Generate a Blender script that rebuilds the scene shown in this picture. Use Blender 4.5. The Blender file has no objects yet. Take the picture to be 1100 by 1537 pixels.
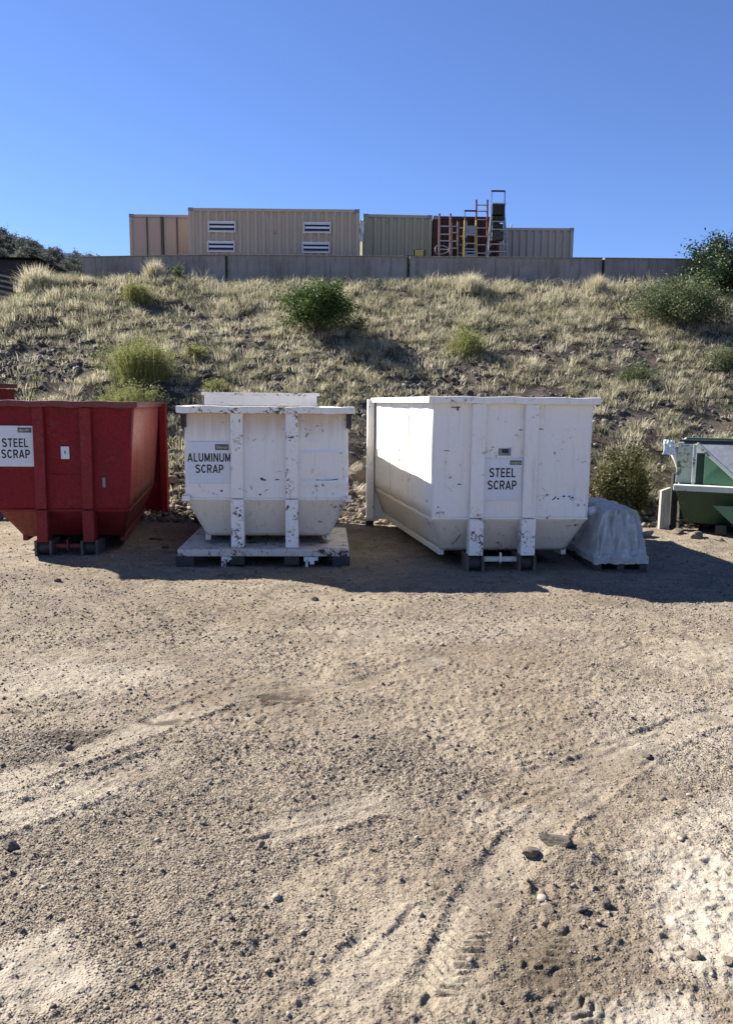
import bpy, math, random
import numpy as np
from mathutils import Vector, Matrix

random.seed(7)
RNG = np.random.default_rng(11)
SC = bpy.context.scene
COL = SC.collection
R = math.radians

# ------------------------------------------------------------------ helpers
def link(o, parent=None):
    COL.objects.link(o)
    if parent is not None:
        o.parent = parent
    return o

def tag(o, label=None, cat=None, group=None, kind=None):
    if label: o['label'] = label
    if cat: o['category'] = cat
    if group: o['group'] = group
    if kind: o['kind'] = kind
    return o

def thing(name, label, cat, loc=(0, 0, 0), rz=0.0, group=None):
    o = bpy.data.objects.new(name, None)
    o.empty_display_size = .2
    link(o)
    o.location = loc
    o.rotation_euler = (0, 0, rz)
    return tag(o, label, cat, group)

class MB:
    """collects polygons into ONE mesh object"""
    def __init__(self):
        self.v = []; self.f = []
    def add(self, vs, fs):
        n = len(self.v)
        self.v += [tuple(p) for p in vs]
        self.f += [tuple(i + n for i in f) for f in fs]
    def box(self, x0, x1, y0, y1, z0, z1):
        vs = [(x0,y0,z0),(x1,y0,z0),(x1,y1,z0),(x0,y1,z0),(x0,y0,z1),(x1,y0,z1),(x1,y1,z1),(x0,y1,z1)]
        self.add(vs, [(0,3,2,1),(4,5,6,7),(0,1,5,4),(1,2,6,5),(2,3,7,6),(3,0,4,7)])
        return self
    def bar(self, p, q, w, h=None, up=(0, 0, 1)):
        h = h or w
        p = Vector(p); q = Vector(q); d = (q - p).normalized()
        u = Vector(up)
        if abs(d.dot(u)) > .95: u = Vector((0, 1, 0))
        s = d.cross(u).normalized(); t = s.cross(d).normalized()
        vs = []
        for c in (p, q):
            for a, b in ((-1,-1),(1,-1),(1,1),(-1,1)):
                vs.append(c + s*(a*w/2) + t*(b*h/2))
        self.add(vs, [(0,1,2,3),(7,6,5,4),(0,4,5,1),(1,5,6,2),(2,6,7,3),(3,7,4,0)])
        return self
    def tube(self, pts, rad, n=8):
        pts = [Vector(p) for p in pts]
        rads = rad if isinstance(rad, (list, tuple)) else [rad]*len(pts)
        vs = []; fs = []
        for i, p in enumerate(pts):
            d = (pts[min(i+1, len(pts)-1)] - pts[max(i-1, 0)]).normalized()
            u = Vector((0,0,1)) if abs(d.z) < .9 else Vector((0,1,0))
            s = d.cross(u).normalized(); t = s.cross(d)
            for k in range(n):
                a = 2*math.pi*k/n
                vs.append(p + (s*math.cos(a) + t*math.sin(a))*rads[i])
        for i in range(len(pts)-1):
            for k in range(n):
                k2 = (k+1) % n
                fs.append((i*n+k, i*n+k2, (i+1)*n+k2, (i+1)*n+k))
        fs.append(tuple(range(n-1, -1, -1))); fs.append(tuple((len(pts)-1)*n+k for k in range(n)))
        self.add(vs, fs)
        return self
    def plate(self, c, th, nu=1, nv=1, disp=None):
        """c: four corners (bl, br, tr, tl) seen from outside; th: thickness inward; disp(u,v): bulge outward"""
        c = [Vector(p) for p in c]
        nrm = ((c[1]-c[0]).cross(c[3]-c[0])).normalized()
        vs = []
        for side in (0, 1):
            for j in range(nv+1):
                v = j/nv
                for i in range(nu+1):
                    u = i/nu
                    p = (c[0]*(1-u)+c[1]*u)*(1-v) + (c[3]*(1-u)+c[2]*u)*v
                    d = disp(u, v) if disp else 0
                    vs.append(p + nrm*(d - th*side))
        N = (nu+1)*(nv+1); fs = []
        idx = lambda i, j, s: s*N + j*(nu+1) + i
        for j in range(nv):
            for i in range(nu):
                fs.append((idx(i,j,0), idx(i+1,j,0), idx(i+1,j+1,0), idx(i,j+1,0)))
                fs.append((idx(i,j,1), idx(i,j+1,1), idx(i+1,j+1,1), idx(i+1,j,1)))
        for i in range(nu):
            fs.append((idx(i,0,0), idx(i,0,1), idx(i+1,0,1), idx(i+1,0,0)))
            fs.append((idx(i,nv,0), idx(i+1,nv,0), idx(i+1,nv,1), idx(i,nv,1)))
        for j in range(nv):
            fs.append((idx(0,j,0), idx(0,j+1,0), idx(0,j+1,1), idx(0,j,1)))
            fs.append((idx(nu,j,0), idx(nu,j,1), idx(nu,j+1,1), idx(nu,j+1,0)))
        self.add(vs, fs)
        return self
    def build(self, name, mat, parent=None, bevel=0.0, smooth=False):
        me = bpy.data.meshes.new(name)
        me.from_pydata(self.v, [], self.f); me.update()
        me.materials.append(mat)
        o = link(bpy.data.objects.new(name, me), parent)
        if smooth:
            me.polygons.foreach_set('use_smooth', [True]*len(me.polygons))
        if bevel:
            b = o.modifiers.new('bevel', 'BEVEL'); b.width = bevel; b.segments = 2; b.limit_method = 'ANGLE'
            b.angle_limit = R(40)
        return o

def mesh_np(name, V, F, mat, parent=None, attrs=None, smooth=False):
    """V (n,3); F list of (m,k) index arrays"""
    me = bpy.data.meshes.new(name)
    V = np.ascontiguousarray(V, np.float32)
    me.vertices.add(len(V)); me.vertices.foreach_set('co', V.ravel())
    if not isinstance(F, list): F = [F]
    loops = np.concatenate([f.ravel() for f in F]).astype(np.int32)
    tot = np.concatenate([np.full(len(f), f.shape[1], np.int32) for f in F])
    start = np.concatenate([[0], np.cumsum(tot)[:-1]]).astype(np.int32)
    me.loops.add(len(loops)); me.loops.foreach_set('vertex_index', loops)
    me.polygons.add(len(tot)); me.polygons.foreach_set('loop_start', start)
    me.polygons.foreach_set('loop_total', tot)
    if smooth: me.polygons.foreach_set('use_smooth', np.ones(len(tot), bool))
    me.update(calc_edges=True)
    for k, a in (attrs or {}).items():
        at = me.attributes.new(k, 'FLOAT', 'POINT')
        at.data.foreach_set('value', np.ascontiguousarray(a, np.float32))
    me.materials.append(mat)
    return link(bpy.data.objects.new(name, me), parent)

def vn(x, y, seed=0):
    """value noise 0..1"""
    xi = np.floor(x).astype(np.int64); yi = np.floor(y).astype(np.int64)
    fx = x-xi; fy = y-yi
    fx = fx*fx*(3-2*fx); fy = fy*fy*(3-2*fy)
    def h(a, b):
        n = (a*374761393 + b*668265263 + seed*1442695041) & 0xffffffff
        n = ((n ^ (n >> 13))*1274126177) & 0xffffffff
        return ((n ^ (n >> 16)) & 0xffff)/65535.0
    return (h(xi,yi)*(1-fx)+h(xi+1,yi)*fx)*(1-fy) + (h(xi,yi+1)*(1-fx)+h(xi+1,yi+1)*fx)*fy

def fbm(x, y, seed=0, oct=4):
    s = 0; a = .5
    for i in range(oct):
        s = s + a*vn(x*2**i, y*2**i, seed+i); a *= .5
    return s/(1-.5**oct)

def sm(a, b, x):
    t = np.clip((x-a)/(b-a), 0, 1)
    return t*t*(3-2*t)

# ------------------------------------------------------------------ materials
class NT:
    def __init__(self, name):
        self.m = bpy.data.materials.new(name); self.m.use_nodes = True
        self.t = self.m.node_tree; self.p = self.t.nodes['Principled BSDF']; self.out = self.t.nodes['Material Output']
        self.tc = self.n('ShaderNodeTexCoord')
    def n(self, typ, **kw):
        o = self.t.nodes.new(typ)
        for k, v in kw.items(): setattr(o, k, v)
        return o
    def l(self, a, b): self.t.links.new(a, b)
    def noise(self, scale, detail=5, rough=.55, dist=0, vec=None, sc=None):
        o = self.n('ShaderNodeTexNoise')
        o.inputs['Scale'].default_value = scale; o.inputs['Detail'].default_value = detail
        o.inputs['Roughness'].default_value = rough; o.inputs['Distortion'].default_value = dist
        v = vec or self.tc.outputs['Object']
        if sc:
            mp = self.n('ShaderNodeMapping'); mp.inputs['Scale'].default_value = sc
            self.l(v, mp.inputs['Vector']); v = mp.outputs[0]
        self.l(v, o.inputs['Vector'])
        return o.outputs['Fac']
    def vor(self, scale, feat='F1', out='Distance', vec=None):
        o = self.n('ShaderNodeTexVoronoi', feature=feat); o.inputs['Scale'].default_value = scale
        self.l(vec or self.tc.outputs['Object'], o.inputs['Vector'])
        return o.outputs[out]
    def attr(self, name):
        a = self.n('ShaderNodeAttribute'); a.attribute_name = name
        return a.outputs['Fac']
    def rng(self, x, a, b, c=0., d=1.):
        o = self.n('ShaderNodeMapRange'); o.interpolation_type = 'SMOOTHSTEP'
        for i, v in enumerate((a, b, c, d)): o.inputs[i+1].default_value = v
        self.l(x, o.inputs[0]); return o.outputs[0]
    def math(self, op, a, b=0.):
        o = self.n('ShaderNodeMath', operation=op)
        for i, v in enumerate((a, b)):
            if isinstance(v, (int, float)): o.inputs[i].default_value = v
            else: self.l(v, o.inputs[i])
        return o.outputs[0]
    def mix(self, f, a, b, typ='MIX'):
        o = self.n('ShaderNodeMix', data_type='RGBA', blend_type=typ)
        for s, v in ((o.inputs[0], f), (o.inputs[6], a), (o.inputs[7], b)):
            if isinstance(v, (int, float)): s.default_value = v
            elif isinstance(v, tuple): s.default_value = (*v, 1) if len(v) == 3 else v
            else: self.l(v, s)
        return o.outputs[2]
    def bump(self, h, strength=.3, dist=.01, prev=None):
        o = self.n('ShaderNodeBump'); o.inputs['Strength'].default_value = strength; o.inputs['Distance'].default_value = dist
        self.l(h, o.inputs['Height'])
        if prev: self.l(prev, o.inputs['Normal'])
        return o.outputs[0]
    def done(self, col, rough=.6, nrm=None, metal=0., spec=.4):
        p = self.p
        for k, v in (('Base Color', col), ('Roughness', rough), ('Metallic', metal), ('Specular IOR Level', spec)):
            s = p.inputs[k]
            if isinstance(v, tuple): s.default_value = (*v, 1)
            elif isinstance(v, (int, float)): s.default_value = v
            else: self.l(v, s)
        if nrm: self.l(nrm, p.inputs['Normal'])
        return self.m

def paint(name, base, chip=(.035,.026,.022), amount=.5, rust=.25, rough=.5, vary=.10, dirt=(.30,.24,.17), csize=9., dirtamt=.35, seed=(0,0,0), topstain=None, spec=.4):
    """old sheet steel paint: chips, rust halo, streaks, dirt"""
    k = NT(name)
    mp = k.n('ShaderNodeMapping'); mp.inputs['Location'].default_value = seed
    k.l(k.tc.outputs['Object'], mp.inputs['Vector']); V = mp.outputs[0]
    big = k.noise(1.3, 4, .6, vec=V); fine = k.noise(22, 4, .6, vec=V)
    c = k.mix(k.math('MULTIPLY', k.rng(big, .3, .75), vary), base, tuple(min(x*1.25, .86) for x in base))
    c = k.mix(k.math('MULTIPLY', k.rng(fine, .45, .7), vary), c, tuple(x*.6 for x in base))
    st = k.noise(3.2, 5, .65, vec=V, sc=(5, 5, .35))
    c = k.mix(k.math('MULTIPLY', k.rng(st, .52, .78), dirtamt), c, dirt)
    if topstain:
        sx = k.n('ShaderNodeSeparateXYZ'); k.l(k.tc.outputs['Object'], sx.inputs[0])
        zz = k.math('ADD', sx.outputs[2], k.math('MULTIPLY', k.noise(2., 3, .6, vec=V, sc=(7, 7, .2)), .55))
        c = k.mix(k.math('MULTIPLY', k.rng(zz, topstain[0]+.45, topstain[1]+.42), .8), c, (.50, .36, .22))
    cl = k.noise(csize*.22, 3, .6, vec=V); ch = k.noise(csize, 7, .72, .3, vec=V)
    s = k.math('ADD', k.math('MULTIPLY', ch, .7), k.math('MULTIPLY', cl, .5))
    th = .80 - amount*.16
    halo = k.rng(s, th-.055, th+.01); chipm = k.rng(s, th, th+.016)
    c = k.mix(k.math('MULTIPLY', halo, rust), c, (.28, .12, .045))
    c = k.mix(chipm, c, chip)
    rn = k.rng(fine, .3, .7, rough-.08, rough+.12)
    h = k.math('ADD', k.math('MULTIPLY', chipm, -.35), k.math('MULTIPLY', k.noise(3.0, 2, vec=V), .5))
    return k.done(c, rn, k.bump(h, .25, .006), 0., spec)

def plain(name, col, rough=.6, vary=.25, scale=8., metal=0., bump=.15, bscale=None):
    k = NT(name)
    n = k.noise(scale, 5, .6); n2 = k.noise(scale*6, 4, .6)
    f = k.math('ADD', k.math('MULTIPLY', n, .65), k.math('MULTIPLY', n2, .35))
    c = k.mix(k.rng(f, .3, .7), tuple(x*(1-vary) for x in col), tuple(min(1, x*(1+vary)) for x in col))
    return k.done(c, k.rng(n2, .3, .7, max(.05, rough-.1), min(1, rough+.1)), k.bump(n2, bump, .01), metal)

def leafmat(name, dark, light, trans=.3, rough=.6, gain=.72):
    k = NT(name)
    t = k.attr('tint')
    c = k.mix(t, tuple(x*gain for x in dark), tuple(x*gain for x in light))
    k.done(c, rough, None, 0, .25)
    tr = k.n('ShaderNodeBsdfTranslucent'); k.l(c, tr.inputs['Color'])
    mx = k.n('ShaderNodeMixShader'); mx.inputs[0].default_value = trans
    k.l(k.p.outputs[0], mx.inputs[1]); k.l(tr.outputs[0], mx.inputs[2]); k.l(mx.outputs[0], k.out.inputs['Surface'])
    return k.m

WHITE = (.80, .775, .715)
M = {}
M['white'] = paint('white_paint', WHITE, amount=.36, rust=.5, csize=16., dirtamt=.38, dirt=(.46,.36,.25), seed=(3,1,7))
M['white_stained'] = paint('white_paint_rust_stained', WHITE, amount=.36, rust=.5, csize=16., dirtamt=.34, dirt=(.46,.35,.24), seed=(6,2,7), topstain=(1.45, 1.93))
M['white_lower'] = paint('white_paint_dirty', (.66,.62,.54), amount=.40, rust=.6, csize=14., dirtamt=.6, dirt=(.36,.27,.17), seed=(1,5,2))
M['white_chip'] = paint('white_paint_chipped', WHITE, amount=.78, rust=.5, csize=26., dirtamt=.25, seed=(8,2,4))
M['white_post'] = paint('white_paint_post', WHITE, amount=.58, rust=.5, csize=24., dirtamt=.2, seed=(8,6,4))
M['white_rim'] = paint('white_paint_rim', WHITE, amount=.78, rust=.6, csize=20., dirtamt=.2, seed=(2,9,1))
M['red'] = paint('red_paint', (.19,.0105,.0145), spec=.18, chip=(.04,.025,.025), amount=.40, rust=.2, csize=12., vary=.6, dirt=(.06,.022,.022), dirtamt=.8, seed=(4,4,1))
M['red_rim'] = paint('red_paint_rim', (.15,.035,.033), chip=(.06,.05,.045), amount=.8, rust=.3, csize=16., vary=.4, dirt=(.16,.09,.07), dirtamt=.6, seed=(7,3,3))
M['red_worn'] = paint('red_paint_worn', (.20,.022,.022), spec=.18, chip=(.07,.045,.04), amount=.55, rust=.3, csize=16., vary=.5, dirt=(.14,.055,.048), dirtamt=.6, seed=(2,6,5))
M['red_low'] = paint('red_paint_low_shade', (.15,.013,.015), chip=(.04,.03,.03), amount=.5, rust=.2, csize=12., vary=.4, dirt=(.07,.035,.03), dirtamt=.7, seed=(4,7,1))  # shade of the lower panels painted into a darker red, plus dirt streaks
M['platform'] = paint('platform_paint', (.54,.50,.44), amount=.82, rust=.8, csize=20., dirt=(.30,.24,.17), dirtamt=.5, seed=(9,2,6))
M['red_side'] = paint('red_paint_streaked', (.25,.045,.042), chip=(.07,.045,.04), amount=.5, rust=.3, csize=14., vary=.5, dirt=(.36,.20,.17), dirtamt=.6, seed=(2,1,5))
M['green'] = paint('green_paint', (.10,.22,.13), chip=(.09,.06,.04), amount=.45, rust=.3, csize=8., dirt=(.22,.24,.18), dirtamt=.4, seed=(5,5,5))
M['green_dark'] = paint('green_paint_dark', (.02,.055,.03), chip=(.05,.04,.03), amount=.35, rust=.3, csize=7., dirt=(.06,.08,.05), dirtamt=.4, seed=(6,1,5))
M['green_white'] = paint('faded_green_white_paint', (.55,.60,.50), chip=(.12,.16,.10), amount=.75, rust=.3, csize=9., dirt=(.35,.36,.27), dirtamt=.3, seed=(1,1,8))
M['steel_dark'] = plain('dark_steel', (.035,.033,.032), .6, .4, 6)
M['bracket'] = plain('rusty_dark_bracket', (.10,.082,.07), .75, .45, 9)
M['steel_grey'] = plain('grey_steel', (.20,.21,.23), .45, .25, 4)
M['rubber'] = plain('black_rubber', (.02,.02,.02), .8, .3, 9)
M['sign'] = paint('sign_board', (.66,.69,.71), chip=(.3,.29,.27), amount=.30, rust=.1, csize=22., vary=.06, dirt=(.40,.38,.34), dirtamt=.22, seed=(4,8,3))
M['ink'] = plain('black_ink', (.012,.012,.014), .5, .1, 3, bump=0.)
M['olive'] = plain('olive_tag', (.10,.105,.08), .5, .15, 12, bump=.02)
M['tagtext'] = plain('pale_tag_print', (.42,.43,.36), .5, .1, 12, bump=0.)
M['ghost'] = plain('faded_grey_stencil', (.46,.47,.47), .6, .2, 20, bump=0.)
M['wood_dark'] = plain('dark_old_timber', (.05,.045,.04), .8, .4, 7)

def ground_mat():
    k = NT('dirt_and_gravel')
    big = k.noise(.55, 5, .6); mid = k.noise(4.5, 6, .65); fine = k.noise(46, 4, .7); tiny = k.noise(150, 3, .6)
    dust = k.attr('dust'); damp = k.attr('damp'); grav = k.attr('gravel')
    c = k.mix(k.rng(big, .35, .66), (.265,.214,.152), (.415,.352,.26))
    c = k.mix(k.math('MULTIPLY', k.rng(mid, .42, .7), .55), c, (.23,.185,.145))
    c = k.mix(k.math('MULTIPLY', k.rng(mid, .38, .18), .5), c, (.50,.42,.31))
    pt = k.noise(1.7, 6, .72, .6)
    c = k.mix(k.math('MULTIPLY', k.rng(pt, .47, .64), .62), c, (.155,.125,.098))
    c = k.mix(k.math('MULTIPLY', k.rng(k.noise(2.6, 5, .7, .4, sc=(1, 2.2, 1)), .55, .70), .45), c, (.52,.46,.365))
    vc = k.vor(75, 'F1', 'Color'); sp = k.n('ShaderNodeSeparateColor'); k.l(vc, sp.inputs[0])
    pc = k.mix(sp.outputs[0], (.20,.16,.125), (.50,.435,.355))
    c = k.mix(k.math('MULTIPLY', grav, .55), c, pc)
    c = k.mix(k.math('MULTIPLY', k.rng(fine, .50, .70), .6), c, (.10,.082,.065))
    c = k.mix(k.math('MULTIPLY', k.rng(k.noise(19, 4, .75), .56, .66), .55), c, (.085,.07,.055))
    c = k.mix(k.math('MULTIPLY', k.rng(tiny, .55, .75), .35), c, (.12,.10,.08))
    c = k.mix(k.math('MULTIPLY', dust, k.rng(mid, .75, .25, .35, 1.)), c, (.64,.585,.49))
    c = k.mix(damp, c, (.075,.056,.040))
    c = k.mix(1., c, (.70,.687,.662), 'MULTIPLY')
    d = k.vor(75)
    h = k.math('SUBTRACT', 1.0, k.rng(d, .0, .65))
    n1 = k.bump(k.noise(17, 5, .65), .55, .03)
    n2 = k.bump(k.math('MULTIPLY', h, k.math('ADD', k.math('MULTIPLY', grav, .9), .15)), .8, .012, n1)
    n3 = k.bump(fine, .7, .012, n2)
    return k.done(c, .95, n3, 0, .15)

def hill_mat():
    k = NT('dry_hillside_soil')
    big = k.noise(.5, 5, .6); mid = k.noise(5, 6, .7); fine = k.noise(30, 4, .7)
    c = k.mix(k.rng(big, .35, .65), (.085,.07,.058), (.14,.118,.092))
    c = k.mix(k.math('MULTIPLY', k.rng(mid, .45, .7), .6), c, (.055,.046,.04))
    c = k.mix(k.math('MULTIPLY', k.rng(fine, .55, .75), .5), c, (.27,.23,.17))
    c = k.mix(1., c, (.80,.79,.78), 'MULTIPLY')
    n1 = k.bump(mid, .8, .08); n2 = k.bump(fine, .8, .03, n1)
    return k.done(c, .95, n2, 0, .1)

def stone_mat(name, a, b, rough=.9):
    k = NT(name)
    t = k.attr('tint'); n = k.noise(25, 4, .6)
    c = k.mix(t, a, b); c = k.mix(k.math('MULTIPLY', k.rng(n, .4, .7), .35), c, tuple(x*.55 for x in a))
    c = k.mix(1., c, (.69,.675,.665), 'MULTIPLY')
    return k.done(c, rough, k.bump(n, .4, .01), 0, .2)

M['ground'] = ground_mat(); M['hill'] = hill_mat()
M['gravel'] = stone_mat('gravel_stone', (.10,.083,.068), (.52,.45,.365))
M['cobble'] = stone_mat('hill_cobble', (.045,.04,.037), (.34,.31,.275))
M['rubble'] = stone_mat('pale_rubble_stone', (.13,.105,.085), (.40,.335,.265))
M['grass'] = leafmat('dry_grass_blades', (.19,.20,.11), (.80,.725,.52), .40, .6, .80)
M['leaf_green'] = leafmat('dark_green_leaves', (.03,.06,.016), (.15,.22,.055), .40)
M['leaf_big'] = leafmat('glossy_tree_leaves', (.022,.045,.018), (.08,.12,.05), .2, .45)
M['leaf_yellow'] = leafmat('yellow_green_stems', (.13,.16,.045), (.46,.46,.17), .42)
M['leaf_olive'] = leafmat('olive_weed_leaves', (.05,.06,.02), (.22,.20,.075), .25)
M['leaf_sage'] = leafmat('grey_green_leaves', (.06,.09,.035), (.22,.26,.12), .3)
M['leaf_juniper'] = leafmat('juniper_foliage', (.07,.08,.066), (.17,.18,.14), .3, .8, 1.)
M['twig'] = plain('brown_twigs', (.10,.075,.05), .85, .3, 12)

# ------------------------------------------------------------------ world and light
SUN = Vector((-1.1, .66, 1.0)).normalized()
w = bpy.data.worlds.new('World'); SC.world = w; w.use_nodes = True
nt = w.node_tree
sky = nt.nodes.new('ShaderNodeTexSky'); sky.sky_type = 'NISHITA'; sky.sun_disc = False
sky.sun_elevation = math.asin(SUN.z); sky.sun_rotation = math.atan2(SUN.x, SUN.y)
sky.altitude = 1500; sky.air_density = 1.0; sky.dust_density = .15; sky.ozone_density = 5.0
tn = nt.nodes.new('ShaderNodeMix'); tn.data_type = 'RGBA'; tn.blend_type = 'MULTIPLY'; tn.inputs[0].default_value = 1
tn.inputs[7].default_value = (.94, .975, 1.22, 1)          # the deep blue of high desert air
nt.links.new(sky.outputs[0], tn.inputs[6]); nt.links.new(tn.outputs[2], nt.nodes['Background'].inputs[0])
nt.nodes['Background'].inputs[1].default_value = .0515
sl = bpy.data.lights.new('sun', 'SUN'); sl.energy = 5.0; sl.angle = R(.53); sl.color = (1, .95, .87)
so = link(bpy.data.objects.new('sun', sl)); so.rotation_euler = SUN.to_track_quat('Z', 'Y').to_euler()
so.location = (-20, 12, 25)

# ------------------------------------------------------------------ camera
cam = bpy.data.cameras.new('camera'); co = link(bpy.data.objects.new('camera', cam)); SC.camera = co
cam.sensor_fit = 'VERTICAL'; cam.sensor_height = 24.0; cam.lens = 1183/1537*24.0
cam.clip_start = .05; cam.clip_end = 6000
pitch, roll = R(7.85), R(.6)
fw = Vector((0, math.cos(pitch), -math.sin(pitch))); u0 = Vector((0, math.sin(pitch), math.cos(pitch))); r0 = Vector((1, 0, 0))
rr = r0*math.cos(roll) + u0*math.sin(roll); uu = -r0*math.sin(roll) + u0*math.cos(roll)
co.matrix_world = Matrix(((rr.x, uu.x, -fw.x, 0), (rr.y, uu.y, -fw.y, 0), (rr.z, uu.z, -fw.z, 2.2), (0, 0, 0, 1)))
vs = SC.view_settings
vs.view_transform = 'Standard'; vs.look = 'None'; vs.exposure = 1.5; vs.gamma = 1.0; vs.use_curve_mapping = False

# ------------------------------------------------------------------ terrain
def seg_dist(x, y, pts):
    best = np.full(np.shape(x), 1e9); side = np.zeros(np.shape(x)); along = np.zeros(np.shape(x)); L = 0
    for (ax, ay), (bx, by) in zip(pts[:-1], pts[1:]):
        dx, dy = bx-ax, by-ay; l = math.hypot(dx, dy)
        t = np.clip(((x-ax)*dx+(y-ay)*dy)/(l*l), 0, 1)
        d = np.hypot(x-ax-t*dx, y-ay-t*dy); s = ((x-ax)*dy-(y-ay)*dx)/l
        m = d < best
        best = np.where(m, d, best); side = np.where(m, s, side); along = np.where(m, L+t*l, along); L += l
    return best, side, along

RUTS = [([(-.62,3.70),(-.50,3.76),(-.28,3.88),(-.1,3.95),(.05,4.06)], .018, .022), ([(-.12,2.78),(.02,2.9),(.16,3.09),(.22,3.2)], .016, .018), ([(.30,3.4),(.36,3.62)], .016, .012),
        ([(.50,4.03),(.64,4.04),(.78,4.11),(1.1,4.32)], .02, .016), ([(-1.3,4.62),(-1.45,4.45),(-1.62,4.10),(-1.70,4.0)], .022, .02), ([(-1.75,3.9),(-2.0,3.75)], .02, .014),
        ([(.92,3.56),(.80,3.48),(.70,3.42)], .016, .014), ([(-1.25,3.95),(-1.02,3.4),(-.9,2.9)], .03, .010), ([(-.2,3.55),(.2,3.7)], .02, .010), ([(.9,4.6),(1.5,4.75),(2.0,5.1)], .025, .014), ([(.2,6.2),(.9,6.25)], .03, .018), ([(1.2,7.4),(1.9,7.3)], .03, .016)]
TREADS = [([(.60,3.36),(.47,3.08),(.37,2.86),(.27,2.68)], .075), ([(.82,3.05),(.70,2.85),(.78,2.66),(.92,2.5)], .07)]

LANES = [[(-.25,2.2),(-.05,2.7),(.15,3.1),(.40,3.55),(.75,4.0),(1.3,4.55),(2.3,5.3),(3.4,5.9)], [(-1.6,2.9),(-1.1,3.4),(-.55,3.78),(.05,4.10),(.9,4.42),(2.2,4.75),(3.6,4.9)],
         [(-2.9,3.0),(-2.2,3.55),(-1.70,4.05),(-1.25,4.65),(-.5,5.6),(.6,6.6)], [(-3.2,3.4),(-2.35,4.05),(-1.85,4.6),(-1.2,5.5),(-.2,6.7)], [(.25,2.2),(.32,2.7),(.47,3.08),(.62,3.4),(1.0,4.0),(1.7,4.75)]]
_lc = {}
def lanes(x, y):
    key = (x.shape, float(x.ravel()[0]), float(x.ravel()[-1]), float(y.ravel()[0]))
    if key in _lc: return _lc[key]
    mask = np.zeros(x.shape); edge = np.zeros(x.shape)
    wob = .05*(fbm(x*4, y*4, 701, 3)-.5)
    for k, pts in enumerate(LANES):
        d, s, a = seg_dist(x, y, pts); d = d + wob
        on = sm(.22, .55, vn(a*1.3+k*7.7, a*0+k, 711))
        mask = np.maximum(mask, on*sm(.15, .09, d))
        edge = np.maximum(edge, on*np.exp(-((d-.15)/.018)**2)*sm(.3, .6, fbm(x*6, y*6, 721, 2)))
    _lc[key] = (mask, edge)
    return mask, edge

def gz(x, y):
    """yard surface, without the fine grain"""
    z = .05*(fbm(x*.35, y*.35, 3)-.5) + .035*(fbm(x*1.3, y*1.3, 9)-.5)
    # low ridge graded along the shadow edge
    z = z + .07*np.exp(-((y-9.95)/.22)**2)*np.exp(-((x+3.1)/.55)**2)
    z = z + .05*np.exp(-((y-9.65)/.25)**2)*sm(-3.2, -4.2, x)
    # the clod mound in front
    z = z + .055*np.exp(-(((x-.98)/.20)**2 + ((y-3.62)/.13)**2))*(.6+.8*vn(x*14, y*14, 61))
    return z

def gfine(x, y):
    near = sm(9, 3, y)
    z = (.026*(fbm(x*5, y*5, 21, 3)-.5) + .020*(fbm(x*17, y*17, 31, 3)-.5))*(.7+.3*near)
    lm, le_ = lanes(x, y)
    z = z*(1-.55*lm)
    z = z*(1-.5*np.exp(-(((x-1.62)/.4)**2+((y-3.1)/.6)**2)))
    cl = fbm(x*38, y*38, 41, 2)
    z = z + .020*np.clip(cl-.5, 0, 1)*2*sm(.30, .62, fbm(x*1.7, y*1.7, 55))*(1-.75*lm) - .010*np.clip(.42-vn(x*26, y*26, 47), 0, 1)*2
    z = z - .007*lm + .009*le_
    for pts, wd, dp in RUTS:
        dp = dp*.30
        d, s, a = seg_dist(x, y, pts)
        wob = 1.5*(.35+.9*vn(a*9, a*0+len(pts)+wd*900, 5))*sm(.25, .5, fbm(x*7, y*7, 91, 2)); d = d + .022*(fbm(x*22, y*22, 93, 2)-.5)
        z = z - dp*wob*np.exp(-(d/wd)**2) + dp*.9*wob*np.exp(-((d-wd*1.7)/wd)**2)*(s < 0)
    for pts, wd in TREADS:
        d, s, a = seg_dist(x, y, pts)
        m = sm(wd*1.15, wd*.8, d)
        lug = sm(.25, .55, np.abs(((a + np.abs(s)*.5)*1.0/.046) % 1.0 - .5)*2)
        brk = sm(.22, .42, fbm(x*9, y*9, 77, 2))
        z = z*(1-.5*m*brk) + m*brk*(.017*lug - .010)
    return z

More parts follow.
